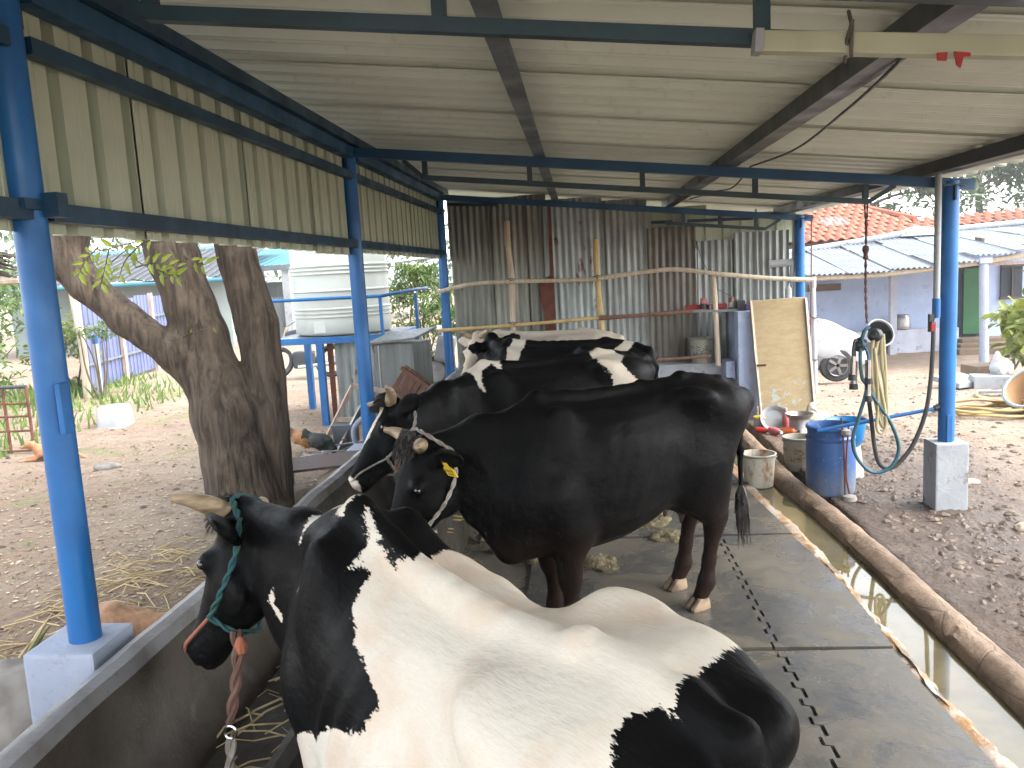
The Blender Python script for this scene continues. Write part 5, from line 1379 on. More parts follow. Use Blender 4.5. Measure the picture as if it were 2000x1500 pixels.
for i, (a, b) in enumerate(prof): P[i, 0] = (a * tw, 0, b * .055); P[i, 1] = (a * tw * .96, tl_, b * .05 + .0)
mbt = MB().grid(P); mbt.add([(p[0], p[1], p[2]) for p in P[:, 0]] + [(p[0], p[1], p[2] - .022) for p in P[:, 0]], [(i, i + 1, len(prof) + i + 1, len(prof) + i) for i in range(len(prof) - 1)])
tile_me = mbt.mesh('roof_tile', 'tile')
def tile_row(x0, x1, base, slope, rows, clip=None):
    a = math.atan2(slope[1], slope[0])
    for r_ in range(rows):
        s0 = r_ * .275
        for i in range(int((x1 - x0) / tw)):
            x_ = x0 + (i + .5 * (r_ % 2)) * tw; y_ = base(x_)[0] + s0 * math.cos(a); z_ = base(x_)[1] + s0 * math.sin(a)
            if clip and not clip(x_, s0): continue
            o_ = link('roof_tile', tile_me, H.o); o_.location = Vector((x_, y_, z_ + .03)) - H.loc; o_.rotation_euler = (a + .06 + random.uniform(-.02, .02), random.uniform(-.03, .03), random.uniform(-.03, .03))
tile_row(3.6, 8.2, lambda x: (19.95, 2.02 + .02 * (x - 4)), (2.4, .93), 9, lambda x, s: x < 8.1 - (s - .6) * .55 if s > .6 else True)
tile_row(8.1, 11.6, lambda x: (20.3, 2.20 + .042 * (x - 8)), (.95, .26), 3)
H.part('cement_patch', MB().lathe((6.35, 21.1, 2.52), [(.34, 0), (.36, .05), (.30, .07), (.02, .075)], 20, Matrix.Rotation(R(21), 3, 'X')), 'tin_grey')
H.part('ridge', MB().tube([(7.15, 22.4, 3.02), (7.6, 21.7, 2.78), (8.2, 20.9, 2.50)], .09, 8), 'tile')
H.part('lattice_panel', MB().box((5.6, HY - .1, 1.02), (.75, .05, .16)), 'step')
T = Thing('steel_pot', 'big steel pot on the low veranda wall', 'pot', (7.22, HY - .35, -.01)); T.part('vessel', MB().lathe((7.22, HY - .35, -.01), [(.17, 0), (.21, .03), (.21, .05), (.20, .06), (.20, .24), (.17, .30), (.16, .33), (.18, .34)], 24), 'steel_pot')

# trees behind the house
for i, (c, R_, n) in enumerate([((9.5, 30, 4.2), (3.2, 2.5, 2.2), 3000), ((14.2, 31, 5.0), (3.2, 2.5, 2.6), 3200), ((5.5, 34, 4.0), (3.5, 2.5, 2.0), 2000), ((18.5, 33, 4.5), (3.0, 2.5, 3.0), 1800)]):
    lb = ['hazy green tree behind the clay tile roof', 'tall loose tree at the top right beyond the house', 'hazy tree behind the tile roof\'s left end', 'hazy tree at the right edge beyond the house'][i]
    T = Thing('yard_tree', lb, 'tree', (c[0], c[1], GZ)); bl = clumps(c, R_, 22, .85)
    T.part('crown', scatter_leaves(MB(), crown_points(n, bl, .3), .34, .12), 'leaf_far')
    mb = MB().tube(curve([(c[0], c[1], GZ), (c[0] + .2, c[1], 2), (c[0], c[1], c[2])], 5), list(np.linspace(.25, .08, 11)), 8)
    for b, r in bl[:9]: mb.tube(curve([(c[0], c[1], c[2] - 1.2), (np.array((c[0], c[1], c[2] - .6)) + b) / 2, b], 4), list(np.linspace(.08, .02, 9)), 5)
    T.part('trunk', mb, 'bark_far')
# wooded hill far away, closing the horizon
xs_ = np.linspace(-260, 260, 130); P = np.zeros((130, 6, 3))
for j in range(6):
    P[:, j, 0] = xs_; P[:, j, 1] = 150 + j * 14; P[:, j, 2] = -2 + (5.5 + 2.2 * fbm(np.stack([xs_ * .03, xs_ * 0], -1), 4, 3)) * math.sin(j / 5 * 1.57)
MAT['hill'] = simple('wooded_hill', (.09, .12, .075), (.07, .095, .06), .15, .95, .8, 1.2, bdist=.8)
o = link('hills', MB().grid(P).mesh('hills', 'hill')); tag(o, kind='structure')

# covered car
T = Thing('covered_car', 'car under a white cloth cover in front of the house', 'car', (3.9, 13.9, -.25))
S = SDF()
S.limb([(2.2, 14.2, .30), (3.0, 14.1, .36), (3.9, 13.9, .28), (4.30, 13.85, .20)], [.42, .46, .40, .34], .2); S.ell((2.4, 14.2, .52), (.9, .55, .40), .2)
for x_ in (2.4, 3.2, 4.2): S.ell((x_, 13.95, .05), (.5, .42, .22), .15)
V, F = S.mesh(.045); V = V + (fbm(V * [3, 3, 5], 3, 5) * .03 - .025 * np.abs(vnoise(V @ np.array([[1.2, .3, .5], [0, 2, 1], [2.6, 0, 2.2]]) * 2.4, 7)))[:, None] * np.array([.3, 1, .3]); V[:, 2] = np.maximum(V[:, 2], -.10 + .02 * np.sin(V[:, 0] * 9)); 
link('cover', np_mesh('cover', V - np.array(T.loc), F, 'cloth_white'), T.o)
for x_ in (2.5, 4.10):
    wh = T.part('wheel', MB().lathe((x_, 13.55, -.01), [(.17, -.07), (.25, -.07), (.27, -.03), (.27, .05), (.25, .08), (.17, .08)], 28, Matrix.Rotation(R(90), 3, 'X')), 'rubber'); 
    mbr = MB().lathe((x_, 13.46, -.01), [(.15, -.02), (.17, 0), (.17, .02)], 24, Matrix.Rotation(R(90), 3, 'X'), False)
    for k in range(5): a = k * 1.2566; mbr.beam((x_, 13.465, -.01), (x_ + .16 * math.cos(a), 13.465, -.01 + .16 * math.sin(a)), .02, .045)
    T.part('rim', mbr, 'steel_pot', wh)
T = Thing('wiped_rag', 'red rag lying on the white covered car', 'rag', (3.75, 13.8, .72)); T.part('cloth', MB().lathe((3.75, 13.8, .70), [(.16, 0), (.12, .04), (.05, .06), (.01, .05)], 9), 'red')

# white pvc standpipe, red cable
T = Thing('standpipe', 'white plastic standpipe with wire ties beside the tan board', 'pipe', (3.09, 11.1, 0))
T.part('pipe', MB().tube([(3.09, 11.1, -.1), (3.06, 11.1, 1.42)], .034, 14), 'plastic_white'); T.part('coupling', MB().tube([(3.062, 11.1, 1.36), (3.06, 11.1, 1.50)], .042, 14), 'conc_white')
for z_ in (.42, .98): T.part('tie', MB().tube([(3.075 + .05 * math.cos(a), 11.1 + .05 * math.sin(a), z_ + .02 * math.sin(a)) for a in np.linspace(0, 6.28, 14)], .008, 5), 'steel_dark')

# coil of yellow hose, basin, rubble and plant on the right
T = Thing('hose_coil', 'coil of yellow garden hose lying on the ground at the right', 'hose', (4.25, 8.95, .0)); MAT['hose_yellow'] = simple('hose_yellow', (0.338, 0.234, 0.0845), (0.273, 0.182, 0.065), 6, .5, .1)
pts = []
for i in range(150):
    a = i * .19; r1 = .42 + .1 * math.sin(i * .31) + .05 * math.sin(i * .07); pts.append((4.30 + r1 * 1.05 * math.cos(a) + .05 * math.sin(i * .11), 8.95 + r1 * .62 * math.sin(a), .03 + .012 * (i / 20) + .01 * math.sin(i * .9)))
T.part('coil', MB().tube(pts, .015, 7), 'hose_yellow'); T.part('loose_end', MB().tube(curve([(4.55, 9.25, .06), (4.6, 9.8, .03), (4.75, 10.2, .03), (4.95, 10.3, .03)], 8), .015, 7), 'hose_yellow')
T = Thing('rubber_basin', 'tipped rubber basin with a white rim and muddy inside', 'basin', (4.72, 8.85, 0)); rm = Matrix.Rotation(R(-38), 3, 'Y') @ Matrix.Rotation(R(18), 3, 'X'); MAT['mud_inside'] = simple('muddy_inside', (.38, .22, .10), (.3, .17, .08), 6, .8, .3)
T.part('outside', MB().lathe((4.74, 8.82, .20), [(.02, -.18), (.22, -.18), (.29, .15)], 28, rm, False), 'grey_plastic'); T.part('rim', MB().lathe((4.74, 8.82, .20), [(.275, .14), (.30, .14), (.31, .16), (.29, .17), (.27, .16)], 28, rm, False), 'conc_white'); T.part('inside', MB().lathe((4.74, 8.82, .20), [(.275, .15), (.21, -.14), (.02, -.15)], 28, rm, False), 'mud_inside')
single('concrete_slab', MB().box((4.95, 11.1, .04), (.50, .42, .07), Matrix.Rotation(R(25), 3, 'Z') @ Matrix.Rotation(R(8), 3, 'X'), .01), 'conc_white', 'pale concrete slab lying by the white veranda post', 'slab')
single('concrete_block', MB().box((5.25, 10.95, .02), (.42, .30, .2), Matrix.Rotation(R(-12), 3, 'Z'), .01), 'conc_white', 'grey concrete block under the white plastic bag', 'block')
single('concrete_block', MB().box((5.55, 11.7, .03), (.5, .35, .26), Matrix.Rotation(R(10), 3, 'Z'), .02), 'step', 'darker concrete block behind the white plastic bag', 'block')
S = SDF(); S.ell((5.42, 11.0, .20), (.14, .12, .14), .05); S.ell((5.36, 11.0, .34), (.04, .05, .07), .05); V, F = S.mesh(.02); V = V + (fbm(V * 14, 3, 2) * .035)[:, None]
o = link('plastic_bag', np_mesh('plastic_bag', V - [5.42, 11, .1], F, 'plastic_white'), None, (5.42, 11, .1)); tag(o, 'crumpled white plastic bag on the concrete block', 'bag')
T = Thing('sandal_scrap', 'white strip of foam lying before the concrete block', 'scrap', (4.95, 10.1, .03)); T.part('strip', MB().beam((4.78, 10.2, .03), (4.98, 10.02, .05), .05, .03).beam((4.98, 10.02, .05), (5.12, 10.12, .06), .08, .04), 'plastic_white')
shrub('leafy_plant', 'leafy green plant with yellowing leaves at the right edge', 'plant', (6.15, 11.4, -.1), (6.15, 11.4, .75), (.42, .4, .72), 420, .19, .10, 'leaf_yellow', 14, .22, 6, droop=.2)
shrub('young_sapling', 'bright green sapling in front of the house window', 'plant', (7.2, 14.2, -.3), (7.2, 14.2, .45), (.24, .2, .38), 130, .20, .10, 'leaf_young', 7, .14, 3)
single('black_bag', MB().lathe((6.9, 14.4, -.36), [(.22, 0), (.2, .08), (.1, .13), (.02, .14)], 9), 'black_plastic', 'black bag lying on the ground before the house steps', 'bag')

# ------------------------------------------------------------------ barrel, buckets and small things by the drain
def bucket(name, label, c, r0, r1, h_, mat, cat='bucket', inside=None, band=None, fill=None):
    T = Thing(name, label, cat, c)
    T.part('shell', MB().lathe(c, [(.01, 0), (r0, 0), (r0 + .004, .01), (r1 - .003, h_ * .86), (r1 + .006, h_ * .87), (r1 + .006, h_ * .90), (r1, h_ * .905), (r1 + .003, h_ * .97), (r1 + .009, h_ * .985), (r1 + .006, h_), (r1 - .003, h_), (r1 - .006, h_ * .93), (r0 - .006, .012), (.01, .010)], 36, None, False), mat)
    if band: T.part('printed_label', MB().lathe(c, [(r0 + (r1 - r0) * .30 + .006, h_ * .28), (r0 + (r1 - r0) * .72 + .006, h_ * .70)], 36, None, False), band)
    if fill: T.part('contents', MB().lathe(c, [(r1 - .012, h_ * fill), (.005, h_ * fill)], 30, None, False), 'water')
    hp_ = [(c[0] + (r1 + .012) * math.cos(a), c[1] + (r1 + .012) * math.sin(a) * .98, c[2] + h_ * .9 - .06 * math.sin(a) * h_) for a in np.linspace(R(185), R(355), 16)]
    T.part('handle', MB().tube(hp_, .004, 6), 'steel_grey')
    return T
def rusty_plastic():
    t = NT('stained_plastic'); v = t.coord(1, rnd=False); n = t.noise(t.coord((1, 1, .5), rnd=False), 11, 9, .72); z = t.sep(t.tc.outputs['Object'])[2]
    c = t.mix(t.ramp(n, .50, .64), (.40, .37, .30), (.25, .12, .045)); c = t.mix(t.ramp(t.noise(v, 34, 6, .7), .6, .7), c, (.14, .06, .025))
    return t.done(c, .55, t.bump(n, .2, .004), 0, .4)
MAT['stained'] = rusty_plastic()
def printed(name, base, ink, sc_=26):
    t = NT(name); v = t.coord((1, 1, 2.2), rnd=False); n = t.noise(v, sc_, 3, .5, 1.5); m = t.noise(v, 6, 3)
    c = t.mix(t.ramp(n, .50, .54), base, ink); c = t.mix(t.ramp(m, .45, .6), c, base)
    return t.done(c, .5)
MAT['print_green'] = printed('bucket_print_green', (.28, .27, .23), (.02, .05, .045)); MAT['print_brown'] = printed('bucket_print_brown', (.26, .23, .17), (.13, .07, .04)); MAT['bucket_cream'] = simple('cream_plastic', (0.3, 0.288, 0.24), (0.252, 0.234, 0.186), 6, .5, .1, dirt=(0.12, 0.102, 0.072), dthr=(.5, .75))
bucket('stained_bucket', 'rust-stained white bucket standing in the drain water', (1.365, 6.50, -.015), .108, .130, .265, 'stained')
bucket('paint_bucket', 'dirty cream paint bucket half hidden behind the blue barrel', (1.79, 6.95, -.01), .10, .125, .285, 'bucket_cream', band='print_brown')
bucket('paint_bucket', 'white paint bucket with dark green print on the ledge', (1.375, 9.58, .622), .105, .135, .29, 'bucket_cream', band='print_green')
T = Thing('plastic_barrel', 'faded blue plastic barrel beside the drain', 'barrel', (1.835, 6.2, -.01)); 
def barrel_mat():
    t = NT('faded_blue_plastic'); v = t.coord(1, rnd=False); z = t.sep(t.tc.outputs['Object'])[2]; n = t.noise(t.coord((1, 1, .5), rnd=False), 7, 8, .7)
    f = t.math('ADD', t.ramp(z, .42, .02), t.math('MULTIPLY', t.math('SUBTRACT', n, .5), 1.6)); c = t.mix(t.ramp(f, .35, 1.3), (.022, .07, .20), (.12, .14, .16)); c = t.mix(t.ramp(t.noise(v, 30, 7, .7), .58, .7, 0, .6), c, (.33, .29, .24))
    return t.done(c, t.ramp(n, .3, .7, .35, .6), t.bump(n, .15, .004), 0, .4)
MAT['barrel'] = barrel_mat(); bc = (1.835, 6.2, -.01)
T.part('shell', MB().lathe(bc, [(.02, 0), (.155, 0), (.172, .02), (.178, .1), (.178, .38), (.172, .42), (.178, .43), (.178, .445), (.165, .46), (.168, .50), (.178, .51), (.178, .53), (.162, .535), (.155, .50), (.160, .30), (.155, .03), (.02, .02)], 44, None, False), 'barrel')
T.part('water_inside', MB().lathe(bc, [(.158, .36), (.004, .36)], 36, None, False), 'water')
T = Thing('blue_basin', 'bright blue plastic basin behind the barrel', 'basin', (2.10, 6.62, 0)); MAT['plastic_blue'] = simple('bright_blue_plastic', (.009, .13, .30), (.007, .1, .26), 4, .4, .05); T.part('shell', MB().lathe((2.08, 6.62, .0), [(.01, .26), (.10, .26), (.13, .30), (.155, .46), (.165, .47), (.15, .455), (.12, .30), (.01, .28)], 30, None, False), 'plastic_blue')
T.part('stand', MB().lathe((2.08, 6.62, 0), [(.14, 0), (.11, .26)], 16), 'bucket_cream')
# rods beside the barrel
T = Thing('tie_rods', 'two thin rusty rods standing against the barrel', 'rods', (1.89, 6.0, 0)); T.part('rod', MB().tube(curve([(1.875, 5.98, .0), (1.872, 6.0, .35), (1.852, 6.0, .61)], 4), .007, 6), 'rust'); T.part('rod', MB().tube(curve([(1.915, 5.98, .0), (1.885, 5.99, .2), (1.905, 6.0, .56)], 4), .007, 6), 'rust'); T.part('knot', MB().lathe((1.885, 6.0, .50), [(.005, -.03), (.035, -.015), (.035, .015), (.005, .03)], 10), 'rope_pale')
T.part('foot', MB().lathe((1.90, 5.97, .0), [(.06, 0), (.05, .03), (.01, .04)], 10), 'rock')

def bottle(name, label, c, r, h_, mat, capm, rot=None, cat='bottle'):
    T = Thing(name, label, cat, c); T.part('body', MB().lathe(c, [(.004, 0), (r, 0), (r, h_ * .62), (r * .45, h_ * .78), (r * .4, h_ * .86), (.004, h_ * .86)], 18, rot), mat); T.part('cap', MB().lathe(c, [(r * .5, h_ * .86), (r * .5, h_), (.004, h_)], 14, rot), capm); return T
MAT['plastic_yellow'] = simple('yellow_plastic', (.42, .28, .02), None, 5, .4, .05); MAT['orange'] = simple('orange_plastic', (.36, .08, .02), None, 5, .4, .05); MAT['pink'] = simple('pink_plastic', (.40, .08, .10), (.45, .2, .2), 5, .45, .05); MAT['purple'] = simple('purple_box', (.06, .045, .12), None, 5, .5, .05)
ly = Matrix.Rotation(R(90), 3, 'Y')
T = Thing('white_plate', 'white enamel plate propped at the foot of the tan board', 'plate', (1.985, 8.62, 0)); T.part('dish', MB().lathe((1.985, 8.66, .10), [(.005, -.02), (.10, -.02), (.135, .02), (.14, .024), (.138, .014), (.10, -.03), (.005, -.032)], 32, Matrix.Rotation(R(62), 3, 'X') @ Matrix.Rotation(R(-8), 3, 'Y'), False), 'plastic_white')
T = Thing('steel_cooker', 'dented steel pot on the dirt by the tan board', 'pot', (2.165, 8.36, 0)); T.part('vessel', MB().lathe((2.165, 8.36, .0), [(.004, 0), (.10, 0), (.105, .02), (.10, .03), (.10, .15), (.135, .19), (.138, .205), (.128, .20), (.09, .15), (.09, .02), (.004, .02)], 28, None, False), 'steel_pot')
single('lid_disc', MB().lathe((1.86, 8.75, .10), [(.004, .012), (.07, .012), (.075, 0), (.004, 0)], 20), 'plastic_yellow', 'yellow lid behind the white enamel plate', 'lid')
single('tin_can', MB().lathe((1.86, 8.75, .0), [(.004, 0), (.07, 0), (.07, .1), (.004, .1)], 20), 'conc_white', 'pale tin under the yellow lid', 'tin')
bottle('squeeze_bottle', 'pink and white bottle lying left of the white plate', (1.88, 8.38, .04), .035, .18, 'pink', 'plastic_white', Matrix.Rotation(R(-65), 3, 'Z') @ ly); bottle('squeeze_bottle', 'red bottle lying at the foot of the pier', (1.76, 8.45, .03), .03, .15, 'red', 'plastic_white', Matrix.Rotation(R(-30), 3, 'Z') @ ly)
bottle('syrup_bottle', 'orange and brown bottle lying before the steel pot', (1.99, 8.33, .035), .036, .17, 'orange', 'black_plastic', Matrix.Rotation(R(-20), 3, 'Z') @ ly); bottle('spray_bottle', 'pink spray bottle standing behind the steel pot', (2.09, 8.6, 0), .035, .22, 'pink', 'conc_white')
S = SDF(); S.ell((2.42, 8.55, .08), (.13, .09, .09), .06); S.ell((2.34, 8.55, .19), (.05, .04, .09), .06); V, F = S.mesh(.016); V = V + (fbm(V * 17, 3, 2) * .03)[:, None]
o = link('white_sack', np_mesh('white_sack', V - [2.42, 8.55, 0], F, 'bucket_cream'), None, (2.42, 8.55, 0)); tag(o, 'crumpled white sack behind the blue barrel', 'sack')
# tan board leaning against the pier
def board_mat():
    t = NT('tan_board'); v = t.coord(1, rnd=False); n = t.noise(t.coord((1, 1, 2.5), rnd=False), 7, 8, .7); z = t.sep(t.tc.outputs['Object'])[2]
    c = t.mix(t.ramp(n, .36, .64), (.29, .225, .125), (.245, .18, .092)); c = t.mix(t.ramp(t.noise(v, 24, 6, .7), .58, .72, 0, .7), c, (.32, .2, .1))
    pt = t.math('MULTIPLY', t.ramp(t.noise(v, 13, 5, .6, .8), .55, .60), t.math('MULTIPLY', t.ramp(z, .1, .18), t.ramp(z, .50, .36))); c = t.mix(t.math('MULTIPLY', pt, .7), c, (.25, .33, .36))
    return t.done(c, .65, t.bump(n, .2, .004), 0, .35)
MAT['board'] = board_mat()
T = Thing('plywood_door', 'tan plywood door panel leaning at the right end of the back wall', 'board', (2.2, 9.08, 0)); T.part('panel', MB().prism([(1.925, 9.05, -.01), (2.53, 9.05, .0), (2.455, 9.15, 1.335), (1.845, 9.15, 1.325)], (0, .03, .003)), 'board'); T.part('latch', MB().beam((1.90, 9.07, .62), (1.99, 9.03, .625), .03, .022), 'rust')
for xa in (.02, .98):
    T.part('edge_batten', MB().beam((1.925 + .605 * xa, 9.035, .0), (1.845 + .61 * xa, 9.135, 1.33), .03, .012), 'wood_pale')
T.part('string', MB().tube([(1.86, 9.02, .85), (1.93, 9.0, .05)], .004, 5), 'plastic_white')
# shelf with tins
T = Thing('plank_shelf', 'short plank shelf on the stub wall holding tins', 'shelf', (1.48, 9.5, 1.2)); T.part('plank', MB().box((1.52, 9.46, 1.225), (.52, .26, .025), Matrix.Rotation(R(1.5), 3, 'Y')), 'tin_grey'); T.part('bracket', MB().beam((1.55, 9.45, .9), (1.55, 9.45, 1.21), .03, .03, (1, 0, 0)), 'wood_red')
zs = 1.238
def tin(name, lb, x_, y_, r, h_, m, band=None, cat='tin'):
    T = Thing(name, lb, cat, (x_, y_, zs)); T.part('body', MB().lathe((x_, y_, zs), [(.004, 0), (r, 0), (r, h_), (r * .96, h_ + .004), (.004, h_ + .004)], 20), m)
    if band: T.part('label_band', MB().lathe((x_, y_, zs), [(r + .002, h_ * .12), (r + .002, h_ * .6)], 20, None, False), band)
tin('food_tin', 'pink and black tin on the plank shelf', 1.39, 9.42, .038, .125, 'pink', 'black_plastic'); tin('food_tin', 'plain silver tin on the plank shelf', 1.52, 9.42, .03, .09, 'steel_pot'); tin('jar', 'brown jar with a pale lid at the shelf end', 1.70, 9.43, .032, .12, 'wood_red', 'plastic_white', 'jar'); tin('small_cup', 'tiny white cup between the tins on the shelf', 1.465, 9.40, .018, .05, 'plastic_white', None, 'cup')
single('red_tray', MB().box((1.43, 9.52, zs + .03), (.46, .10, .055), None, .01), 'red', 'long red tray behind the tins on the shelf', 'tray'); single('dark_carton', MB().box((1.79, 9.38, 1.21 + .06), (.09, .10, .115), None, .004), 'black_plastic', 'small dark carton on the pier top', 'carton'); single('purple_carton', MB().box((1.88, 9.38, 1.21 + .035), (.07, .10, .07), None, .004), 'purple', 'low purple carton on the pier top', 'carton')
bottle('white_bottle', 'white bottle standing on top of the tan panel beside the far column', (2.33, 9.42, 1.33), .035, .16, 'plastic_white', 'conc_white')
single('post_shelf', MB().box((2.36, 9.42, 1.315), (.22, .14, .02)), 'conc_white', 'small white shelf by the far right blue column', 'shelf')
T = Thing('drain_elbow', 'white plastic pipe elbow fixed to the end wall by the far column', 'pipe', (2.4, 9.5, 1.2)); T.part('arm', MB().tube([(2.16, 9.6, 1.71), (2.42, 9.55, 1.72)], .042, 12), 'plastic_white'); T.part('riser', MB().tube([(2.42, 9.55, 1.70), (2.435, 9.55, 2.2)], .02, 12), 'plastic_white'); T.part('downpipe', MB().tube([(2.41, 9.55, 1.72), (2.40, 9.55, 1.34)], .03, 12), 'plastic_white')
single('grey_conduit', MB().tube([(2.0, 9.5, 2.33), (2.012, 9.5, 1.3)], .012, 8), 'conc_white', 'thin grey conduit down the end wall', 'conduit')

# ------------------------------------------------------------------ lamps, wires, rope
T = Thing('tube_light', 'long cream tube light fitting tied under the nearest truss', 'light fitting', (1.2, 2.04, 2.2)); rot = Matrix.Rotation(math.atan(.095), 3, 'Y')
MAT['tube_cream'] = simple('cream_enamel', (.33, .325, .225), (.28, .275, .185), 5, .45, .1, 40, dirt=(.15, .12, .07), dthr=(.62, .8))
T.part('batten', MB().box((1.24, 2.03, 2.218), (1.60, .04, .048), rot, .006), 'tube_cream'); T.part('end_cap', MB().box((.436, 2.03, 2.295), (.018, .046, .052), rot), 'conc_white'); T.part('wire_tie', MB().tube([(.64, 2.005, 2.24), (.64, 2.0, 2.31), (.645, 2.04, 2.35)], .0045, 6).tube([(.64, 2.05, 2.24), (.63, 2.0, 2.28), (.64, 1.995, 2.32)], .0045, 6), 'rope_dark')
T = Thing('red_streamer', 'scraps of red ribbon hanging from the tube light', 'ribbon', (.87, 2.0, 2.17)); T.part('ribbon', MB().prism([(.827, 2.0, 2.235), (.85, 2.0, 2.235), (.848, 2.0, 2.216), (.828, 2.0, 2.218)], (0, .004, 0)).prism([(.864, 2.0, 2.235), (.90, 2.0, 2.23), (.90, 2.0, 2.222), (.885, 2.0, 2.222), (.879, 2.0, 2.198), (.870, 2.0, 2.206)], (0, .004, 0)), 'red')
T = Thing('flood_light', 'small white flood lamp on the end wall beam', 'lamp', (1.17, 9.62, 2.28)); T.part('housing', MB().box((1.17, 9.60, 2.285), (.16, .05, .13), Matrix.Rotation(R(8), 3, 'X'), .006), 'plastic_white'); T.part('lens', MB().box((1.17, 9.565, 2.285), (.12, .008, .09), Matrix.Rotation(R(8), 3, 'X')), 'conc_white'); T.part('yoke', MB().tube([(1.08, 9.6, 2.28), (1.08, 9.62, 2.36), (1.26, 9.62, 2.36), (1.26, 9.6, 2.28)], .008, 6), 'conc_white')
single('sagging_cable', MB().tube(curve([(1.06, 2.7, 2.43), (1.08, 3.0, 2.40), (1.12, 3.6, 2.375), (1.18, 4.6, 2.36), (1.17, 5.7, 2.40)], 10), .006, 6).tube(curve([(1.17, 5.7, 2.40), (1.18, 6.4, 2.33), (1.17, 7.2, 2.37), (1.15, 8.6, 2.42)], 10), .006, 6), 'black_plastic', 'black cable sagging along the right purlin', 'cable')
single('hanging_wire', MB().tube(curve([(1.10, 2.03, 2.29), (1.09, 1.9, 2.33), (1.08, 1.82, 2.40)], 6), .004, 6), 'rope_dark', 'thin wire at the top right above the tube light', 'wire')
single('red_cable', MB().tube(curve([(2.62, 9.55, 2.2), (2.63, 9.6, 1.6), (2.62, 9.6, .9), (2.60, 9.6, .2)], 8), .007, 6), 'rust', 'thin red cable hanging beside the far right column', 'cable')
T = Thing('hanging_rope', 'knotted brown rope hanging from the middle truss', 'rope', (1.93, 5.75, 1.3))
mb = MB(); rope_strands(mb, [(1.925, 5.75, 2.14), (1.932, 5.75, 1.97), (1.934, 5.75, 1.83)], .006); rope_strands(mb, [(1.945, 5.75, 2.14), (1.94, 5.75, 1.97), (1.936, 5.75, 1.83)], .006); T.part('double_line', mb, 'rope_dark')
T.part('knot', MB().lathe((1.934, 5.75, 1.79), [(.004, -.05), (.02, -.04), (.013, -.01), (.024, .015), (.02, .04), (.004, .05)], 10), 'rope_brown'); mb = MB(); rope_strands(mb, [(1.934, 5.75, 1.75), (1.936, 5.75, 1.5), (1.945, 5.75, 1.31)], .009); T.part('line', mb, 'rope_brown')

# ------------------------------------------------------------------ milking cluster
T = Thing('milking_cluster', 'milking machine cluster with steel teat cups hanging on the rope', 'milking machine', (1.95, 5.75, .3))
MAT['hose_teal'] = simple('teal_hose', (.012, .055, .07), (.014, .07, .10), 4, .4, .05); MAT['hose_clear'] = simple('yellowed_hose', (0.312, 0.273, 0.1625), (0.26, 0.221, 0.117), 5, .35, .05); MAT['hose_black'] = simple('black_hose', (0.0195, 0.0195, 0.0208), (0.0325, 0.0325, 0.0325), 6, .5, .1)
rb = Matrix.Rotation(R(65), 3, 'X') @ Matrix.Rotation(R(12), 3, 'Y')
T.part('bowl', MB().lathe((2.02, 5.74, 1.235), [(.055, -.045), (.085, .0), (.096, .018), (.10, .026), (.092, .026), (.078, .0), (.05, -.036), (.005, -.04)], 28, rb, False), 'plastic_white'); T.part('bowl_lining', MB().lathe((2.02, 5.735, 1.235), [(.086, .013), (.074, .0), (.046, -.028), (.004, -.033)], 28, rb, False), 'black_plastic')
T.part('lid', MB().lathe((1.975, 5.68, 1.235), [(.004, -.02), (.045, -.02), (.05, 0), (.038, .012), (.03, .03), (.012, .035), (.012, .05), (.004, .05)], 16, Matrix.Rotation(R(70), 3, 'X') @ Matrix.Rotation(R(-25), 3, 'Y')), 'black_plastic'); T.part('claw', MB().lathe((1.885, 5.70, 1.17), [(.004, -.04), (.04, -.035), (.055, 0), (.035, .035), (.004, .045)], 18, Matrix.Rotation(R(90), 3, 'Y')), 'black_plastic')
for i, (xa, za, xb, zb_, ya) in enumerate(((1.825, 1.10, 1.822, .97, 5.66), (1.850, 1.06, 1.842, .90, 5.70), (1.925, 1.07, 1.925, .94, 5.66), (1.925, .91, 1.925, .82, 5.66))):
    c = T.part('teat_cup', MB().tube([(xa, ya, za), (xb, ya, zb_)], .0215, 16), 'chrome'); T.part('mouthpiece', MB().tube([(xb, ya, zb_ + .004), (xb, ya, zb_ - .035)], [.026, .030], 16), 'rubber', c)
    T.part('short_tube', MB().tube(curve([(1.885, 5.70, 1.19), ((xa + 1.885) / 2 - .02, ya, max(za, 1.10) + .10), (xa, ya, max(za, 1.05) + .03), (xa, ya, za)], 6), .009, 7), 'hose_black' if i != 2 else 'plastic_blue')
T.part('pulse_hose', MB().tube(curve([(1.945, 5.70, 1.29), (1.90, 5.68, 1.25), (1.872, 5.66, 1.10), (1.885, 5.66, .95), (1.915, 5.66, .87), (1.86, 5.66, .66), (1.825, 5.66, .52), (1.85, 5.66, .40), (1.93, 5.66, .30), (2.01, 5.66, .285), (2.09, 5.66, .33), (2.13, 5.66, .45), (2.08, 5.66, .62), (1.98, 5.66, .78), (1.925, 5.66, .87)], 10), .0125, 9), 'hose_teal')
T.part('vacuum_hose', MB().tube(curve([(1.935, 5.70, .86), (1.96, 5.70, .66), (1.985, 5.70, .45), (2.02, 5.70, .33), (2.09, 5.70, .30), (2.17, 5.70, .36), (2.25, 5.70, .48), (2.32, 5.70, .68), (2.35, 5.70, .9), (2.362, 5.70, 1.15), (2.366, 5.71, 1.30)], 10), .0145, 9), 'hose_black')
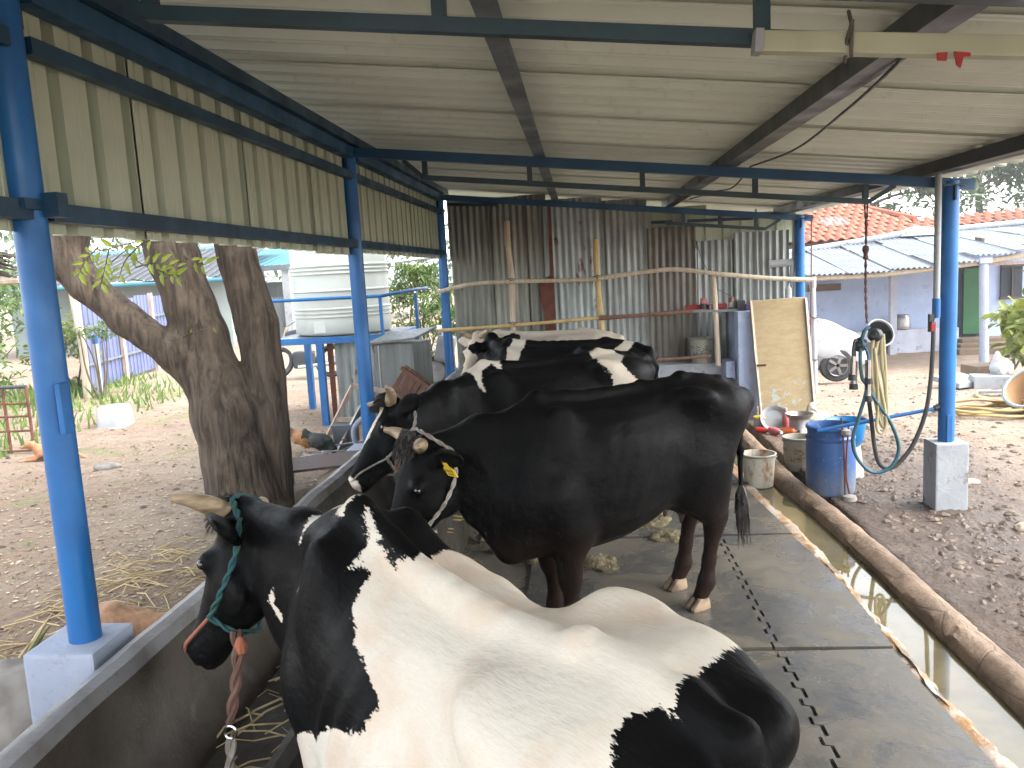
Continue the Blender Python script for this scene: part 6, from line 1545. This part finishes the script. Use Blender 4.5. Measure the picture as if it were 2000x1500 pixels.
for off, r_ in ((0, .0125), (.03, .0125)):
    T.part('milk_hose', MB().tube(curve([(2.0 + off, 5.68, 1.24), (1.955 + off, 5.67, 1.17), (1.95 + off * .6, 5.67, 1.0), (1.97 + off, 5.67, .82), (2.01 + off * .4, 5.67, .64), (2.04, 5.67, .60), (2.055, 5.67, .70), (2.045, 5.67, .86), (2.02 + off * .6, 5.67, 1.02), (2.012 + off * .4, 5.67, 1.23)], 10), r_, 9), 'hose_clear')
T.part('milk_hose', MB().tube(curve([(1.965, 5.66, 1.15), (1.99, 5.66, .95), (2.03, 5.66, .76), (2.045, 5.66, .62), (2.02, 5.66, .56), (1.985, 5.66, .6), (1.99, 5.66, .8), (1.975, 5.66, 1.05)], 10), .011, 9), 'hose_clear')
T = Thing('blue_pipe', 'thin pale blue pipe running from the right column to the barrel', 'pipe', (2.1, 5.75, .6)); T.part('pipe', MB().tube([(2.44, 5.75, .705), (1.62, 5.78, .565)], .013, 10), 'blue'); T.part('clamp', MB().tube([(2.40, 5.75, .70), (2.43, 5.75, .71)], .022, 10), 'steel_dark')
T = Thing('vacuum_line', 'grey steel pipe with a tap strapped to the right blue column', 'pipe', (2.37, 5.72, 1.3)); T.part('pipe', MB().tube([(2.375, 5.69, 2.33), (2.375, 5.69, 1.40)], .021, 12), 'conc_white'); T.part('socket', MB().tube([(2.375, 5.69, 1.46), (2.375, 5.69, 1.33)], .026, 12), 'blue'); T.part('tap', MB().beam((2.33, 5.66, 1.24), (2.33, 5.66, 1.36), .03, .03, (1, 0, 0)).beam((2.32, 5.64, 1.30), (2.36, 5.69, 1.34), .02, .02), 'steel_dark'); T.part('tap_handle', MB().box((2.335, 5.64, 1.275), (.03, .02, .05), None, .004), 'red')
# ------------------------------------------------------------------ scatter: pebbles, litter, straw (uncountable)
def scatter(name, label, cat, n, area, maker, mat, zoff=0.0):
    mb = MB(); A_ = np.array([area() for _ in range(n)], float); Z_ = ground_z(A_[:, 0], A_[:, 1])
    for (x_, y_), z_ in zip(A_, Z_): maker(mb, x_, y_, z_ + zoff)
    o_ = link(name, mb.mesh(name, mat)); tag(o_, label, cat, kind='stuff'); return o_
_gx = lambda x, y: ground_z(np.array([x]), np.array([y]))[0]
def zl2(x, y): return float(_gx(x, y))
def peb(r0, r1):
    def f(mb, x, y, z):
        r = r0 + (r1 - r0) * rng.random() ** 3; a = rng.uniform(0, 6.28); sx_, sy_, sz_ = r * rng.uniform(.8, 1.5), r * rng.uniform(.6, 1), r * rng.uniform(.35, .7)
        v = [(sx_, 0, 0), (.3 * sx_, sy_, .2 * sz_), (-.7 * sx_, .7 * sy_, 0), (-sx_, -.2 * sy_, .1 * sz_), (-.2 * sx_, -sy_, 0), (.6 * sx_, -.7 * sy_, .2 * sz_), (.2 * sx_, .1 * sy_, sz_), (-.3 * sx_, -.1 * sy_, .95 * sz_)]
        c, s_ = math.cos(a), math.sin(a); v = [(x + c * p[0] - s_ * p[1], y + s_ * p[0] + c * p[1], z + p[2]) for p in v]
        mb.add(v, [(0, 1, 6), (1, 2, 7, 6), (2, 3, 7), (3, 4, 7), (4, 5, 6, 7), (5, 0, 6)])
    return f
scatter('gravel', 'loose gravel and stones around the right concrete plinth', 'gravel', 3000, lambda: (1.95 + abs(rng.normal(0, 1.0)), rng.uniform(3.2, 9.3)), peb(.005, .036), 'pebble')
scatter('gravel', 'small stones strewn over the left dirt yard', 'gravel', 1800, lambda: (rng.uniform(-8, -1.7), rng.uniform(2.5, 13)), peb(.005, .03), 'pebble')
scatter('gravel', 'small stones strewn over the right yard', 'gravel', 1500, lambda: (rng.uniform(2.5, 8), rng.uniform(6, 15)), peb(.005, .035), 'pebble')
def lit(mb, x, y, z):
    a = rng.uniform(0, 6.28); L = rng.uniform(.012, .05); w = L * rng.uniform(.12, .3); t_ = rng.uniform(-.4, .4); c, s_ = math.cos(a), math.sin(a)
    mb.add([(x, y, z + .004), (x + c * L * .5 - s_ * w, y + s_ * L * .5 + c * w, z + .006 + .012 * abs(t_)), (x + c * L, y + s_ * L, z + .004 + .02 * max(t_, 0)), (x + c * L * .5 + s_ * w, y + s_ * L * .5 - c * w, z + .006)], [(0, 1, 2, 3)])
scatter('leaf_litter', 'dry fallen leaves on the left dirt yard', 'leaf litter', 6500, lambda: (-1.7 - abs(rng.normal(0, 2.2)), rng.uniform(2.4, 11)), lit, 'litter')
MAT['litter_pale'] = simple('pale_litter', (.40, .34, .24), (.26, .2, .13), 3, .85, 0)
scatter('leaf_litter', 'pale straw-coloured bits trodden into the left dirt yard', 'leaf litter', 5000, lambda: (-1.7 - abs(rng.normal(0, 2.0)), rng.uniform(2.4, 10)), lit, 'litter_pale')
scatter('leaf_litter', 'pale dry leaf bits on the right yard', 'leaf litter', 700, lambda: (rng.uniform(2.2, 7), rng.uniform(4, 13)), lit, 'litter')
def strw(mb, x, y, z):
    a = rng.normal(.5, .7); L = rng.uniform(.06, .34); d = (math.cos(a) * L, math.sin(a) * L); w = rng.uniform(.0015, .005)
    mb.tube([(x, y, z + .01), (x + d[0] * .5, y + d[1] * .5, z + .02 + rng.uniform(0, .03)), (x + d[0], y + d[1], z + .01)], w, 4, False)
scatter('straw', 'straw and dry stalks beside the trough and column', 'straw', 320, lambda: (rng.uniform(-3.1, -1.6), rng.uniform(2.6, 4.9)), strw, 'straw')
mb = MB()
for i in range(260):
    x_, y_ = rng.uniform(-1.3, -.98), rng.uniform(1.2, 6); strw(mb, x_, y_, .275)
o = link('fodder', mb.mesh('fodder', 'straw')); tag(o, 'scraps of dry fodder in the feed trough', 'fodder', kind='stuff')
# dung
for i, (x_, y_, r_, lb) in enumerate(((-.28, 4.82, .16, 'dung heap behind the black cow\'s front leg, left one'), (.02, 4.72, .15, 'dung heap right of the black cow\'s front leg'), (.50, 5.20, .15, 'dung heap under the black cow\'s udder'), (.42, 5.55, .22, 'larger dung heap farther back under the black cow'))):
    S = SDF()
    for k in range(7): a = rng.uniform(0, 6.28); q = rng.uniform(0, .55) * r_; S.ell((x_ + math.cos(a) * q * 1.25, y_ + math.sin(a) * q, .02), (r_ * .5, r_ * .45, rng.uniform(.02, .04)), .03)
    V, F = S.mesh(.009); V[:, 2] = .02 + (V[:, 2] - .02) * .75; V = V + (fbm(V * 22, 4, i) * .022)[:, None] * np.array([.6, .6, 1]); o = link('dung_heap', np_mesh('dung_heap', V - [x_, y_, .018], F, 'dung'), None, (x_, y_, .018)); tag(o, lb, 'dung', 'dung heaps on the mats')
# stones set along the drain and pipe in the floor
for i, (x_, y_, s_) in enumerate(((2.75, 5.2, .06), (3.0, 4.6, .05), (2.55, 4.35, .07), (3.3, 5.6, .06), (2.9, 6.3, .05), (3.5, 4.9, .07))):
    rock('stone', (x_, y_, .01), (s_ * 1.4, s_, s_ * .6), 'rock_tan', ['pale flat stone in front of the right plinth', 'small tan stone near the right edge', 'flat stone between kerb and right edge', 'pale stone right of the right plinth', 'small stone behind the right plinth', 'pale stone at the right edge of the picture'][i], 'stone', None, i + 20)
single('drip_hose', MB().tube(curve([(.7, 6.5, .03), (.95, 6.45, .03), (1.2, 6.45, .025), (1.26, 6.42, .02)], 6), .012, 8), 'hose_black', 'short black hose lying behind the rust-stained bucket', 'hose')

# ------------------------------------------------------------------ tack on the cows
def loc_rope(C, name, pts, r, mat, twist=60, plain=False):
    mb = MB()
    if plain: mb.tube(curve([Vector(p) for p in pts], 8), r, 7)
    else: rope_strands(mb, [Vector(p) for p in pts], r, twist)
    return C['T'].part(name, mb, mat)
def halter(C, mat, nose=None, side=1, r=.012, cheek=True):
    hp = C['hp']; s = side
    # headstall behind horns and ears, down the cheek to the muzzle band
    loc_rope(C, 'headstall', [hp(-.03, -.10, -.06), hp(-.055, -.05, .03), hp(-.06, 0, .045), hp(-.055, .05, .03), hp(-.03, .10, -.06)], r, mat)
    for k in (1, -1):
        loc_rope(C, 'cheek_rope', [hp(-.03, .10 * k, -.06), hp(.06, .112 * k, -.10), hp(.18, .108 * k, -.10), hp(.30, .088 * k, -.075)], r, mat)
    band = [hp(.30, .088, -.075), hp(.315, .055, -.135), hp(.315, 0, -.155), hp(.315, -.055, -.135), hp(.30, -.088, -.075)]
    loc_rope(C, 'chin_rope', band, r * .9, mat)
    n = nose or mat
    loc_rope(C, 'nose_rope', [hp(.30, .088, -.075), hp(.38, .072, -.035), hp(.44, .062, -.01), hp(.475, .035, -.005), hp(.48, 0, -.004), hp(.475, -.035, -.005), hp(.44, -.062, -.01), hp(.38, -.072, -.035), hp(.30, -.088, -.075)], r * .6, n, plain=True)
halter(C1, 'rope_green', 'rope_orange', r=.0095)
halter(C2, 'rope_pale', r=.009); halter(C3, 'rope_pale', r=.009)
b, d, n_, w_ = C2['ear'][0]
c = b + d * .10; u = np.array([0, 0, 1.0]); 
def ear_tag(C, i):
    b, d, n_, w_ = C['ear'][i]; c = Vector(b + d * .105 + n_ * .028); dn = Vector((0, 0, -1)); nn = Vector(n_); dn = (dn - nn * dn.dot(nn)).normalized(); rt = dn.cross(nn)
    P_ = [(-.012, .0), (.012, .0), (.014, .022), (.030, .034), (.030, .085), (-.030, .085), (-.030, .034), (-.014, .022)]
    t_ = C['T'].part('ear_tag', MB().prism([c + rt * a + dn * b_ for a, b_ in P_], nn * .003), 'tag_yellow')
    mb = MB()
    for r_ in range(2):
        for q in range(4 if r_ == 0 else 3):
            o_ = c + rt * (-.019 + q * .0125 + .006 * r_) + dn * (.042 + r_ * .021) + nn * .0034
            mb.prism([o_, o_ + rt * .006, o_ + rt * .006 + dn * .0135, o_ + dn * .0135], nn * .0006)
    C['T'].part('tag_print', mb, 'print_black', t_)
ear_tag(C2, 0)
# tether from the nearest cow's halter down into the trough
W1 = C1['T'].o.matrix_basis.copy()
bpy.context.view_layer.update(); W1 = C1['T'].o.matrix_world
pt = W1 @ Vector(C1['hp'](.31, .05, -.145))
T = Thing('tether_rope', 'twisted brown tether rope hanging from the nearest cow\'s halter', 'rope', (pt.x, pt.y, .3))
mb = MB(); rope_strands(mb, [pt, pt + Vector((.01, -.04, -.10)), pt + Vector((.0, -.10, -.24))], .016, 48); T.part('upper_rope', mb, 'rope_brown'); T.part('knot', MB().lathe(pt + Vector((.02, -.02, -.04)), [(.004, -.03), (.017, -.018), (.02, .006), (.011, .025), (.004, .03)], 9), 'rope_orange')
rp = pt + Vector((0, -.105, -.265)); T.part('ring', MB().tube([rp + Vector((.018 * math.cos(a), 0, .02 * math.sin(a))) for a in np.linspace(0, 6.28, 17)[:-1]], .004, 6, closed=True), 'chrome')
mb = MB(); rope_strands(mb, [rp + Vector((0, 0, -.02)), rp + Vector((-.005, -.03, -.13)), rp + Vector((-.02, -.06, -.22)), rp + Vector((-.03, -.08, -.34))], .014, 45); T.part('lower_rope', mb, 'rope_pale')
W3 = C3['T'].o.matrix_world; p3 = W3 @ Vector(C3['hp'](.28, .11, -.12))
T = Thing('tether_chain', 'rope and chain hanging between the two black cows\' heads', 'chain', (p3.x, p3.y, .3)); mb = MB(); rope_strands(mb, [p3 + Vector((.10, .05, .16)), p3 + Vector((.04, .0, .05)), p3, p3 + Vector((-.01, -.02, -.12))], .014, 50); T.part('rope', mb, 'rope_brown')
for i in range(7):
    c = p3 + Vector((.01, -.03, -.10 - i * .035)); ax = Vector((1, 0, 0)) if i % 2 else Vector((0, 1, 0)); T.part('chain_link', MB().tube([c + ax * .011 * math.cos(a) + Vector((0, 0, .024)) * math.sin(a) for a in np.linspace(0, 6.28, 13)[:-1]], .0045, 6, closed=True), 'rust')

# ------------------------------------------------------------------ morning haze
t = NT('haze_air'); t.n.remove(t.b)
pv = t.new('ShaderNodeVolumePrincipled'); pv.inputs['Color'].default_value = (.86, .90, .92, 1); pv.inputs['Density'].default_value = .0016; pv.inputs['Anisotropy'].default_value = .2
t.l.new(pv.outputs[0], t.n['Material Output'].inputs['Volume']); MAT['haze'] = t.m
o = link('haze', MB().box((0, 100, 4.0), (640, 640, 12.5)).mesh('haze', 'haze')); tag(o, 'thin pale haze over the yard', 'haze', kind='stuff')
